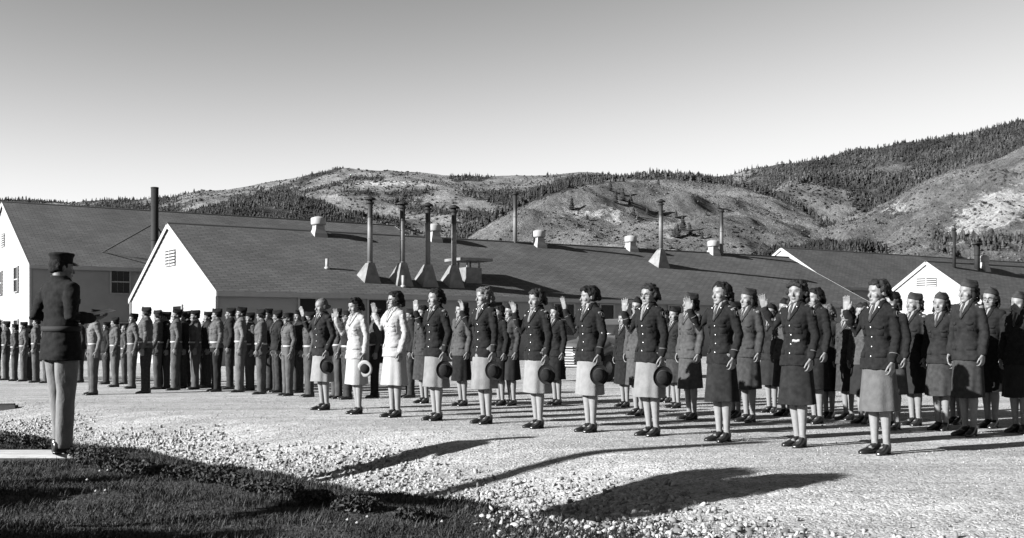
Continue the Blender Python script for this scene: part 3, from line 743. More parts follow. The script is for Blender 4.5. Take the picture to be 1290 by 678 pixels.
# ------------------------------------------------------------------ plank and boards
M['wood'] = mat('wood', .45, .85, .25, 3, .003, 12, aniso=(1, 8, 8)); M['old_wood'] = mat('old_wood', .05, .9, .3, 4, .004, 10, aniso=(1, 8, 8))
PL_Z = .075; OFF = pix_at(77, 571, 9.75); OFF.z = PL_Z
e = empty('timber_step', (-5.2, 9.78, 0), label='flat pale timber step with dark front edge under the officer', cat='step')
b = MB(); b.box((.0, .09, PL_Z - .020), (2.9, .16, .038)); b.box((-.03, -.085, PL_Z - .0215), (2.86, .17, .036)); link('boards', b.mesh('boards', False), M['wood'], e)
b = MB()
for x in (-1.2, -.2, .8, 1.3): b.box((x, 0, PL_Z - .105), (.09, .32, .13))
b.box((.0, -.15, PL_Z - .095), (2.7, .03, .105)); link('joists', b.mesh('joists', False), M['old_wood'], e)
p = pix_ground(0, 517); b = MB(); b.box((0, 0, .04), (.55, .2, .09), M=Matrix.Rotation(.15, 3, 'Z')); b.box((.03, .02, .10), (.40, .12, .03), M=Matrix.Rotation(.25, 3, 'Z'))
tag(link('timber_offcut', b.mesh('timber_offcut', False), M['old_wood'], loc=p), 'dark timber offcut lying on the road at the far left edge', 'timber')

# ------------------------------------------------------------------ buildings
M['white_wall'] = mat('white_wall', .29, .8, .06, 1.5, .002, 30); M['side_wall'] = M['white_wall']
M['trim'] = mat('trim', .34, .7, .05, 3)
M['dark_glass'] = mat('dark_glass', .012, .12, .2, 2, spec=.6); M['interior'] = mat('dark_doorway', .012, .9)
def roof_mat():
    m = bpy.data.materials.new('shingle_roof'); m.use_nodes = True; nt = m.node_tree; L = nt.links; p = nt.nodes['Principled BSDF']; p.inputs['Roughness'].default_value = .95; p.inputs['Specular IOR Level'].default_value = .15
    tc = N_(nt, 'ShaderNodeTexCoord').outputs['UV']
    br = N_(nt, 'ShaderNodeTexBrick'); br.inputs['Scale'].default_value = 1.0; br.inputs['Brick Width'].default_value = .5; br.inputs['Row Height'].default_value = .21; br.inputs['Mortar Size'].default_value = .022; br.inputs['Bias'].default_value = 0
    br.inputs['Color1'].default_value = (.062, .062, .062, 1); br.inputs['Color2'].default_value = (.086, .086, .086, 1); br.inputs['Mortar'].default_value = (.042, .042, .042, 1); L.new(tc, br.inputs['Vector'])
    n = N_(nt, 'ShaderNodeTexNoise'); n.inputs['Scale'].default_value = .35; n.inputs['Detail'].default_value = 6; L.new(tc, n.inputs['Vector'])
    r = N_(nt, 'ShaderNodeMapRange'); L.new(n.outputs['Fac'], r.inputs['Value'])
    for k, x in zip(('From Min', 'From Max', 'To Min', 'To Max'), (.3, .7, .82, 1.2)): r.inputs[k].default_value = x
    mx = N_(nt, 'ShaderNodeMix', data_type='RGBA', blend_type='MULTIPLY'); mx.inputs[0].default_value = 1; L.new(br.outputs['Color'], mx.inputs[6]); L.new(r.outputs[0], mx.inputs[7]); L.new(mx.outputs[2], p.inputs['Base Color'])
    b = N_(nt, 'ShaderNodeBump'); b.inputs['Distance'].default_value = .03; b.inputs['Strength'].default_value = 1; L.new(br.outputs['Fac'], b.inputs['Height']); b.invert = True; L.new(b.outputs[0], p.inputs['Normal']); return m
M['roof'] = roof_mat()
LX = Vector((.833, .553, 0)); GX = Vector((-.553, .833, 0)); UP = Vector((0, 0, 1))
class Bld:
    """gabled hall: c0 = near corner at ground, long axis LX, gable axis GX"""
    def __init__(s, c0, half, length, ez, rz, label, z0=-1.6, over=.10, side_rows=True, lx=LX, gx=GX):
        s.c0 = Vector((c0[0], c0[1], 0)); s.h = half; s.len = length; s.ez = ez; s.rz = rz; s.z0 = z0; s.lx = lx; s.gx = gx
        s.e = empty('gabled_hall', s.c0 + Vector((0, 0, z0)), label=label, cat='building'); s.off = Vector((0, 0, -z0))
        # gable end walls, clapboarded side walls
        for t, nm in ((0, 'gable_wall'), (length, 'gable_wall')):
            b = MB(); d = .12 if t == 0 else -.12
            pr = [(0, z0), (2 * half, z0), (2 * half, ez), (half, rz), (0, ez)]
            A = [s.P(t, g, z) for g, z in pr]; B = [s.P(t + d, g, z) for g, z in pr]
            b.add(A + B, [(0, 1, 2, 3, 4), (9, 8, 7, 6, 5)] + [(i, i + 5, (i + 1) % 5 + 5, (i + 1) % 5) for i in range(5)])
            if t == 0:
                # raised board courses on the sunny gable
                z = z0 + 1.0
                while z < rz - .35:
                    g0 = 0 if z < ez else (z - ez) / (rz - ez) * half
                    if 2 * half - 2 * g0 > .4:
                        q = [s.P(-.018, g0 + .12, z), s.P(-.018, 2 * half - g0 - .12, z), s.P(0, 2 * half - g0 - .12, z + .21), s.P(0, g0 + .12, z + .21), s.P(0, g0 + .12, z), s.P(0, 2 * half - g0 - .12, z)]
                        b.add(q, [(0, 1, 2, 3), (4, 5, 1, 0), (0, 3, 4), (1, 5, 2)])
                    z += .22
            me = b.mesh('gable_wall', False); fixnormals(me); link(nm, me, M['white_wall'], s.e)
        for g, sg in ((0, -1), (2 * half, 1)):
            b = MB(); z = z0
            b.add([s.P(.12, g, z0), s.P(length - .12, g, z0), s.P(length - .12, g, ez), s.P(.12, g, ez), s.P(.12, g - sg * .1, z0), s.P(length - .12, g - sg * .1, z0), s.P(length - .12, g - sg * .1, ez), s.P(.12, g - sg * .1, ez)],
                  [(0, 1, 2, 3), (7, 6, 5, 4), (0, 4, 5, 1), (2, 6, 7, 3), (1, 5, 6, 2), (0, 3, 7, 4)])
            if sg < 0:
                while z < ez - .02:
                    z1 = min(z + .22, ez - .01); b.add([s.P(.12, g - .03, z), s.P(length - .12, g - .03, z), s.P(length - .12, g - .004, z1), s.P(.12, g - .004, z1), s.P(.12, g - .002, z), s.P(length - .12, g - .002, z)], [(0, 1, 2, 3), (4, 5, 1, 0)]); z += .22
            me = b.mesh('side_wall', False); link('side_wall', me, M['white_wall'], s.e)
        # roof slopes with real thickness
        k = (rz - ez) / half; s.k = k
        for side in (0, 1):
            def q(t, w, dz): g = w if side == 0 else 2 * half - w; return s.P(t, g, ez + w * k + dz)
            ov = over; L0, L1 = -ov, length + ov; wb = -.28
            vs = [q(L0, wb, .16), q(L1, wb, .16), q(L1, half, .16), q(L0, half, .16), q(L0, wb, .04), q(L1, wb, .04), q(L1, half, .04), q(L0, half, .04)]
            b = MB(); b.add(vs, [(0, 1, 2, 3), (7, 6, 5, 4), (0, 4, 5, 1), (2, 6, 7, 3), (1, 5, 6, 2), (0, 3, 7, 4)] if side == 0 else [(3, 2, 1, 0), (4, 5, 6, 7), (1, 5, 4, 0), (3, 7, 6, 2), (2, 6, 5, 1), (4, 7, 3, 0)])
            me = b.mesh('roof', False); uv = me.uv_layers.new(name='UVMap'); sl = math.sqrt(1 + k * k)
            cu = [(L0, wb * sl), (L1, wb * sl), (L1, half * sl), (L0, half * sl)] * 2
            for lp in me.loops: uv.data[lp.index].uv = cu[lp.vertex_index]
            link('roof', me, M['roof'], s.e)
            # rake boards and fascia
            b = MB()
            for t in (L0 - .03, L1 + .002):
                b = MB(); vs = [q(t, wb, .17), q(t + .028, wb, .17), q(t + .028, half, .17), q(t, half, .17), q(t, wb, -.10), q(t + .028, wb, -.10), q(t + .028, half, -.10), q(t, half, -.10)]
                b.add(vs, [(0, 1, 2, 3), (7, 6, 5, 4), (0, 4, 5, 1), (2, 6, 7, 3), (1, 5, 6, 2), (0, 3, 7, 4)])
                me = b.mesh('rake_board', False); fixnormals(me); link('rake_board', me, M['trim'], s.e)
            b = MB(); g0 = wb - .03; 
            def q2(t, w, z): g = w if side == 0 else 2 * half - w; return s.P(t, g, z)
            zt = ez + wb * k + .15; b.add([q2(L0, g0, zt), q2(L1, g0, zt), q2(L1, g0, zt - .22), q2(L0, g0, zt - .22), q2(L0, g0 + .027, zt), q2(L1, g0 + .027, zt), q2(L1, g0 + .027, zt - .22), q2(L0, g0 + .027, zt - .22)], [(0, 1, 2, 3), (7, 6, 5, 4), (0, 4, 5, 1), (2, 6, 7, 3), (1, 5, 6, 2), (0, 3, 7, 4)])
            me = b.mesh('fascia', False); fixnormals(me); link('fascia', me, M['trim'], s.e)
        # ridge cap
        b = MB(); b.tube([s.P(-over, half, rz + .13), s.P(length + over, half, rz + .13)], [.09, .09], 8); link('ridge_cap', b.mesh('ridge_cap'), M['roof'], s.e)
        # corner boards
        for t, g in ((0, 0), (0, 2 * half)):
            b = MB()
            c = s.P(t - .03, g - .045 if g == 0 else g + .045, (z0 + ez) / 2); vs = []
            b.box(c, (.12, .10, ez - z0 - .02), M=Matrix((( lx.x, gx.x, 0), (lx.y, gx.y, 0), (0, 0, 1))))
            link('corner_board', b.mesh('corner_board', False), M['trim'], s.e)
    def P(s, t, g, z): return s.lx * t + s.gx * g + Vector((0, 0, z)) + s.off      # local to the empty
    def W(s, t, g, z): return s.c0 + s.lx * t + s.gx * g + Vector((0, 0, z))
    def roof_point(s, px, py):
        """front slope point seen at a plate pixel"""
        o = Vector((0, 0, CAMH)); d = Vector(((px - CX) / F, 1, (HY - py) / F)); a = s.W(0, 0, s.ez + .16); n = s.lx.cross(s.gx + UP * s.k).normalized()
        return o + d * ((a - o).dot(n) / d.dot(n))
    def box(s, name, t0, t1, g0, g1, z0, z1, m, parent=None):
        b = MB(); vs = [s.P(t, g, z) for z in (z0, z1) for g in (g0, g1) for t in (t0, t1)]; b.add(vs, [(0, 2, 3, 1), (4, 5, 7, 6), (0, 1, 5, 4), (2, 6, 7, 3), (0, 4, 6, 2), (1, 3, 7, 5)]); me = b.mesh(name, False); fixnormals(me)
        return link(name, me, m, parent or s.e)
    def opening(s, side, a0, a1, z0, z1, kind='window', mull=True):
        """side 'g': on near gable (a = gable coordinate), 's': on front side wall (a = length coordinate)"""
        def bx(nm, x0, x1, d0, d1, y0, y1, m, par=None):
            if side == 'g': return s.box(nm, -d1, -d0, x0, x1, y0, y1, m, par)
            return s.box(nm, x0, x1, -d1, -d0, y0, y1, m, par)
        if kind == 'window':
            f = bx('window', a0, a1, .03, .045, z0, z1, M['dark_glass']); w = .07
            bx('frame', a0 - .09, a0, .03, .10, z0 - .05, z1 + .08, M['trim'], f); bx('frame', a1, a1 + .09, .03, .10, z0 - .05, z1 + .08, M['trim'], f)
            bx('head', a0, a1, .03, .10, z1, z1 + .08, M['trim'], f); bx('sill', a0 - .12, a1 + .12, .03, .14, z0 - .10, z0 - .052, M['trim'], f)
            zm = (z0 + z1) / 2; bx('sash_bar', a0, a1, .046, .075, zm - .035, zm + .035, M['trim'], f)
            if mull:
                for k in (1, 2): x = lerp(a0, a1, k / 3); bx('glazing_bar', x - .012, x + .012, .046, .062, z0, z1, M['glazing'], f)
        elif kind == 'doorway':
            f = bx('doorway', a0, a1, .03, .045, z0, z1, M['interior'])
            bx('frame', a0 - .10, a0, .03, .09, z0, z1 + .1, M['trim'], f); bx('frame', a1, a1 + .10, .03, .09, z0, z1 + .1, M['trim'], f); bx('lintel', a0, a1, .03, .09, z1, z1 + .1, M['trim'], f)
        elif kind == 'louvre':
            f = bx('louvre_vent', a0, a1, .02, .035, z0, z1, M['interior']); n = max(3, int((z1 - z0) / .14))
            for i in range(n): z = lerp(z0, z1, i / n); bx('slat', a0, a1, .036, .075, z, z + (z1 - z0) / n * .55, M['trim'], f)
            bx('frame', (a0 + a1) / 2 - .04, (a0 + a1) / 2 + .04, .03, .095, z0, z1, M['trim'], f)
        return f
M['glazing'] = mat('glazing_bar', .12, .8)
M['door'] = mat('door', .30, .7, .1, 4)
# left barracks
B1 = Bld((-29.2, 65), 10.5, 30, 5.2, 9.95, 'tall white barracks at the left with a braced black stack against its dark roof', z0=-1.8)
B1.opening('s', 4.7, 5.8, 3.65, 5.0); B1.opening('s', 13, 14.1, 3.65, 5.0)
for x in (2.0, 5.2, 8.0, 12): B1.opening('s', x, x + 1.0, .2, 1.7)
B1.opening('g', 4.2, 5.6, 3.8, 5.3); B1.opening('g', 10.8, 12.2, 3.8, 5.3); B1.opening('g', 4.2, 5.6, .3, 1.9); B1.opening('g', 10.8, 12.2, .3, 1.9)
B1.opening('g', 9.8, 11.2, 7.0, 7.9, 'louvre')
# long mess hall
B2 = Bld((-13.5, 49), 7.55, 46.15, 3.0, 6.62, 'long low hall with white gable end and a row of roof stacks behind the women', z0=-1.5)
B2.opening('g', 6.4, 8.2, 4.55, 5.35, 'louvre')
B2.opening('g', 5.2, 6.6, .6, 2.45, 'window', False)
# right barracks behind, and small gabled hall
B3 = Bld((29.1, 96.5), 6.3, 60, 5.2, 9.0, 'grey roofed barracks behind the end of the long hall at the right', z0=-1.8)
B3.opening('s', 1.0, 2.4, 3.1, 4.9); B3.opening('s', 5, 6.2, 3.4, 4.9)
B4 = Bld((31.8, 72.0), 4.5, 40, 3.0, 6.0, 'low hall at the right with white triangular gable behind the capped women', z0=-1.6)
B4.opening('g', 3.7, 5.3, 4.35, 4.95, 'louvre')
def wall_t(b, px):   # length coordinate on the front side wall seen at pixel px
    r = (px - CX) / F; return (r * b.c0.y - b.c0.x) / (b.lx.x - r * b.lx.y)
for a, c, kd in ((377, 397, 'doorway'), (464, 486, 'doorway'), (612, 632, 'doorway')):
    B2.opening('s', wall_t(B2, a), wall_t(B2, c), -1.2, 2.75, kd)
for a, c in ((698, 722), (756, 772), (842, 856), (925, 938), (1040, 1050)):
    B2.opening('s', wall_t(B2, a), wall_t(B2, c), 1.0, 2.70, 'window', a == 698)
# ---- roof furniture
M['tin'] = mat('tin', .15, .55, .35, 3, .003, 10, metal=.0, spec=.4); M['soot'] = mat('soot', .012, .8, .3, 5); M['white_metal'] = mat('white_metal', .30, .6, .08, 3)
M['stack_tin'] = None
def stack_mat():
    m = bpy.data.materials.new('stack_tin'); m.use_nodes = True; nt = m.node_tree; L = nt.links; p = nt.nodes['Principled BSDF']; p.inputs['Roughness'].default_value = .6
    tc = N_(nt, 'ShaderNodeTexCoord'); sp = N_(nt, 'ShaderNodeSeparateXYZ'); L.new(tc.outputs['Generated'], sp.inputs[0])
    n = N_(nt, 'ShaderNodeTexNoise'); n.inputs['Scale'].default_value = 4; L.new(tc.outputs['Object'], n.inputs['Vector'])
    a = N_(nt, 'ShaderNodeMath', operation='MULTIPLY_ADD'); L.new(n.outputs['Fac'], a.inputs[0]); a.inputs[1].default_value = .25; L.new(sp.outputs['Z'], a.inputs[2])
    r = N_(nt, 'ShaderNodeMapRange'); L.new(a.outputs[0], r.inputs['Value'])
    for k, x in zip(('From Min', 'From Max', 'To Min', 'To Max'), (.66, .86, .10, .010)): r.inputs[k].default_value = x
    L.new(r.outputs[0], p.inputs['Base Color']); return m
M['stack_tin'] = stack_mat()
def kitchen_stack(px, basey, topy, label, apexy, w=.80, B=B2):
    base = B.roof_point(px + 5, basey); Y = base.y; ppm = F / Y
    zt = CAMH + (HY - topy) / ppm; za = CAMH + (HY - apexy) / ppm
    e = empty('roof_stack', base, label=label, cat='chimney', group='stacks with hooded tops on the long hall')
    b = MB(); hw = .62 * w; k = B.k; sl = []
    for a, c in ((-hw, -hw), (hw, -hw), (hw, hw), (-hw, hw)): sl.append(B.lx * a + B.gx * (c + hw) + UP * ((c + hw) * k - .08))
    tw = .17; tp = [B.lx * a + B.gx * (c + .34) + UP * (za - base.z) for a, c in ((-tw, -tw), (tw, -tw), (tw, tw), (-tw, tw))]
    b.add(sl + tp, [(0, 1, 5, 4), (1, 2, 6, 5), (2, 3, 7, 6), (3, 0, 4, 7), (4, 5, 6, 7), (3, 2, 1, 0)]); me = b.mesh('pyramid_base', False); fixnormals(me); link('pyramid_base', me, M['tin'], e)
    c = B.gx * .34; z0 = za - base.z; z1 = zt - base.z
    b = MB(); b.lathe([(.135, z0 - .02), (.135, z1 - .22)], 16); [b.lathe([(.15, z), (.15, z + .04)], 16) for z in (z0 + .02, lerp(z0, z1, .36), lerp(z0, z1, .68))]
    link('flue', b.mesh('flue'), M['stack_tin'], e, loc=c)
    b = MB(); b.lathe([(.02, z1 - .24), (.30, z1 - .20), (.27, z1 - .12), (.05, z1 - .01), (.01, z1)], 16); b.lathe([(.21, z1 - .40), (.21, z1 - .34), (.16, z1 - .33)], 16)
    for q in range(4): a = q * math.pi / 2; b.tube([(.17 * math.cos(a), .17 * math.sin(a), z1 - .36), (.2 * math.cos(a), .2 * math.sin(a), z1 - .18)], [.012, .012], 5)
    link('rain_hood', b.mesh('rain_hood', False), M['soot'], e, loc=c)
kitchen_stack(465, 357, 246, 'tallest pale stack on a lit pyramid base, leftmost of the four in a row', 331)
kitchen_stack(506, 361, 252, 'second roof stack from the left in the row of four', 331)
kitchen_stack(538, 362, 254, 'third roof stack from the left in the row of four, white ventilator behind it', 333)
kitchen_stack(571, 363, 257, 'rightmost roof stack of the row of four, beside the slab covered chimney', 334)
kitchen_stack(832, 338, 250, 'single roof stack on a bright pyramid base over the bareheaded woman in glasses', 314, .85)
def thin_stack(px, basey, topy, label, B=B2, r=.13, soot=False, group='thin pipes on the roofs', Yo=1.2):
    base = B.roof_point(px, basey) if basey else None
    base = base + B.gx * 0
    z1 = (HY - topy) * base.y / F + CAMH - base.z
    e = empty('stove_pipe', base, label=label, cat='chimney', group=group)
    b = MB(); b.lathe([(r, -.5), (r, z1 - .15)], 14); b.lathe([(r * 1.12, z1 * .5), (r * 1.12, z1 * .5 + .05)], 14); link('pipe', b.mesh('pipe'), M['soot'] if soot else M['stack_tin'], e)
    b = MB(); b.lathe([(r * 1.1, z1 - .2), (r * 1.9, z1 - .16), (r * .8, z1 - .02), (.01, z1)], 14); link('rain_hood', b.mesh('rain_hood'), M['soot'], e)
thin_stack(649, 305.5, 242, 'thin lone stove pipe rising from the ridge between two white ventilators')
thin_stack(909, 320, 264, 'thin stove pipe close behind the last white ventilator on the long hall')
thin_stack(1202, 337, 287, 'thin dark stove pipe on the right hall roof', B4, .11, True)
thin_stack(1231, 339, 305, 'short thick black pipe beside the small white ventilator at the right', B4, .20, True)
def small_pipe(px, basey, topy, label):
    base = B2.roof_point(px, basey); z1 = (HY - topy) * base.y / F + CAMH - base.z; b = MB(); b.lathe([(.085, -.1), (.085, z1)], 12); b.lathe([(.16, -.06), (.13, .07)], 12); tag(link('vent_pipe', b.mesh('vent_pipe'), M['white_metal'], loc=base), label, 'pipe', 'short vent pipes low on the long roof')
small_pipe(412, 338, 326, 'short white vent pipe on the open roof left of the tall stacks')
small_pipe(508, 361, 347, 'short white vent pipe in front of the second stack')
def ventilator(px, basey, topy, label, B=B2, s=1.0):
    base = B.roof_point(px, basey); h = (HY - topy) * base.y / F + CAMH - base.z
    e = empty('roof_ventilator', base, label=label, cat='ventilator', group='white ventilators along the ridges')
    b = MB(); rs = []
    for z, w in ((-.25, .42), (.12, .36), (h * .35, .26), (h * .58, .24)): rs.append([B.lx * (w * s * a) + B.gx * (w * s * c + .2) + UP * z for a, c in ((-1, -1), (1, -1), (1, 1), (-1, 1))])
    b.rings(rs); me = b.mesh('neck', False); fixnormals(me); link('neck', me, M['white_metal'], e)
    b = MB(); b.lathe([(.26 * s, h * .52), (.40 * s, h * .56), (.42 * s, h * .60), (.42 * s, h * .86), (.40 * s, h * .90), (.2 * s, h * .97), (.02, h)], 20); link('drum', b.mesh('drum'), M['white_metal'], e, loc=B.gx * .2)
ventilator(403, 297, 272, 'white roof ventilator farthest left along the ridge'); ventilator(549, 304, 281, 'white roof ventilator behind the row of four stacks'); ventilator(681, 311, 289, 'white roof ventilator right of the thin lone pipe')
ventilator(797, 316, 296, 'white roof ventilator left of the single bright based stack'); ventilator(901, 321, 302, 'white roof ventilator touching the thin pipe at the right of the long roof'); ventilator(1243, 341, 321, 'small white ventilator on the roof at the far right', B4, .85)
# slab covered kitchen chimney
base = B2.roof_point(597, 357); sc_ = base.y / F
e = empty('kitchen_chimney', base, label='square chimney with a flat slab on short posts beside the stacks', cat='chimney')
def cb(nm, x0, x1, g0, g1, z0, z1, m, par):
    b = MB(); vs = [B2.lx * x + B2.gx * g + UP * z for z in (z0, z1) for g in (g0, g1) for x in (x0, x1)]; b.add(vs, [(0, 2, 3, 1), (4, 5, 7, 6), (0, 1, 5, 4), (2, 6, 7, 3), (0, 4, 6, 2), (1, 3, 7, 5)]); me = b.mesh(nm, False); fixnormals(me); return link(nm, me, m, par)
zz = lambda y: (HY - y) * sc_ + CAMH - base.z
cb('shaft', -.5, .5, 0, 1.1, -.2, zz(337), M['tin'], e); cb('slab', -1.0, 1.0, -.35, 1.45, zz(329), zz(325.5), M['tin'], e)
for x in (-.42, .34):
    for g in (.02, .96): cb('post', x, x + .08, g, g + .08, zz(337), zz(329), M['tin'], e)
# tall braced black stack at the left barracks
t = 7.2; pb = B1.W(t, -.75, 0); e = empty('braced_stack', pb + Vector((0, 0, -1.8)), label='tall thick black stack braced to the left barracks roof', cat='chimney')
zt = CAMH + (HY - 236) * pb.y / F + 1.8
b = MB(); b.lathe([(.235, 0), (.235, zt)], 20); [b.lathe([(.25, z), (.25, z + .06)], 20) for z in (zt - .08, zt * .72, zt * .5)]; link('flue', b.mesh('flue'), M['soot'], e)
top = Vector((0, 0, (HY - 281) * pb.y / F + CAMH + 1.8))
for (px, py), nm in (((129, 318), 'brace'), ((209, 303), 'brace')):
    q = B1.roof_point(px, py) - (pb + Vector((0, 0, -1.8))); b = MB(); b.tube([top, q], [.055, .055], 6); link('brace', b.mesh('brace'), M['soot'], e)
q1 = B1.roof_point(129, 318) - (pb + Vector((0, 0, -1.8))); b = MB(); b.tube([q1 + Vector((0, 0, .05)), Vector((0, 0, (HY - 330) * pb.y / F + CAMH + 1.8))], [.04, .04], 6); link('brace', b.mesh('brace'), M['soot'], e)

# ------------------------------------------------------------------ hills
def hill_mat(name, lo, hi, sc, patch=None, psc=.01, bump=6):
    m = bpy.data.materials.new(name); m.use_nodes = True; nt = m.node_tree; L = nt.links; p = nt.nodes['Principled BSDF']; p.inputs['Roughness'].default_value = 1; p.inputs['Specular IOR Level'].default_value = 0
    tc = N_(nt, 'ShaderNodeTexCoord').outputs['Object']
    def nz(s, d=8, r=.6):
        n = N_(nt, 'ShaderNodeTexNoise'); n.inputs['Scale'].default_value = s; n.inputs['Detail'].default_value = d; n.inputs['Roughness'].default_value = r; L.new(tc, n.inputs['Vector']); return n.outputs['Fac']
    def rng(v, a, b, c, d):
        r = N_(nt, 'ShaderNodeMapRange'); L.new(v, r.inputs['Value'])
        for k, x in zip(('From Min', 'From Max', 'To Min', 'To Max'), (a, b, c, d)): r.inputs[k].default_value = x
        return r.outputs[0]
    def mth(op, a, b):
        n = N_(nt, 'ShaderNodeMath', operation=op)
        for i, v in enumerate((a, b)):
            if isinstance(v, float): n.inputs[i].default_value = v
            else: L.new(v, n.inputs[i])
        return n.outputs[0]
    base = mth('MULTIPLY', rng(nz(sc), .35, .65, lo, hi), rng(nz(sc * 9, 6, .75), .3, .7, .55, 1.45))
    at = N_(nt, 'ShaderNodeAttribute', attribute_name='wood'); mx = N_(nt, 'ShaderNodeMix', data_type='FLOAT')
    L.new(rng(mth('ADD', at.outputs['Fac'], rng(nz(sc * 2.5, 7, .7), .3, .7, -.35, .35)), .42, .62, 0, 1), mx.inputs[0]); L.new(base, mx.inputs[2]); L.new(rng(nz(sc * 12, 5), .3, .7, .018, .06), mx.inputs[3]); out = mx.outputs[0]
    sc_ = N_(nt, 'ShaderNodeAttribute', attribute_name='scree'); mx2 = N_(nt, 'ShaderNodeMix', data_type='FLOAT')
    L.new(rng(mth('ADD', sc_.outputs['Fac'], rng(nz(sc * 6, 8, .8), .3, .7, -.5, .5)), .45, .65, 0, 1), mx2.inputs[0]); L.new(out, mx2.inputs[2]); L.new(rng(nz(sc * 14, 6, .8), .35, .65, .16, .46), mx2.inputs[3]); L.new(mx2.outputs[0], p.inputs['Base Color'])
    b = N_(nt, 'ShaderNodeBump'); b.inputs['Distance'].default_value = bump; b.inputs['Strength'].default_value = 1; L.new(nz(sc * 8, 8, .75), b.inputs['Height']); L.new(b.outputs[0], p.inputs['Normal'])
    return m
def fbm(x, y, s, seed, oct=4):
    r = 0
    for o in range(oct):
        k = s * 2 ** o; a = .5 ** o; q = seed * 1.7 + o * 2.3
        r = r + a * (np.sin(x * k + q + 1.7 * np.sin(y * k * .7 + q)) * np.sin(y * k * 1.1 - q + 1.3 * np.sin(x * k * .6 + 2 * q)))
    return r
def conifer(seg=6, tiers=3):
    v = []; f = []
    for t in range(tiers):
        z0 = .08 + .92 * t / tiers * .85; z1 = min(1, z0 + .92 / tiers * 1.55); r = .20 * (1 - t / tiers * .72); o = len(v)
        for i in range(seg): a = 2 * math.pi * i / seg + t; v.append((r * math.cos(a) * (1 if i % 2 else .78), r * math.sin(a) * (1 if i % 2 else .78), z0))
        v.append((0, 0, z1)); f += [(o + i, o + (i + 1) % seg, o + seg) for i in range(seg)]
    return v, f
CV, CF = conifer()
M['conifer'] = mat('conifer', .030, .95, .3, .05, attr='tone')
HILLS = {}
nt_ = M['conifer'].node_tree; tn = nt_.nodes.new('ShaderNodeTexNoise'); tn.inputs['Scale'].default_value = .012; tn.inputs['Detail'].default_value = 5; gg = nt_.nodes.new('ShaderNodeNewGeometry'); nt_.links.new(gg.outputs['Position'], tn.inputs['Vector'])
tr_ = nt_.nodes.new('ShaderNodeMapRange'); tr_.inputs['From Min'].default_value = .35; tr_.inputs['From Max'].default_value = .65; tr_.inputs['To Min'].default_value = .45; tr_.inputs['To Max'].default_value = 1.7; nt_.links.new(tn.outputs['Fac'], tr_.inputs['Value'])
pb_ = nt_.nodes['Principled BSDF']; src_ = pb_.inputs['Base Color'].links[0].from_socket; tm0 = nt_.nodes.new('ShaderNodeMath'); tm0.operation = 'MULTIPLY'; nt_.links.new(src_, tm0.inputs[0]); nt_.links.new(tr_.outputs[0], tm0.inputs[1]); nt_.links.new(tm0.outputs[0], pb_.inputs['Base Color'])
def interp(xs, pts, k): return np.interp(xs, [p[0] for p in pts], [p[k] for p in pts])
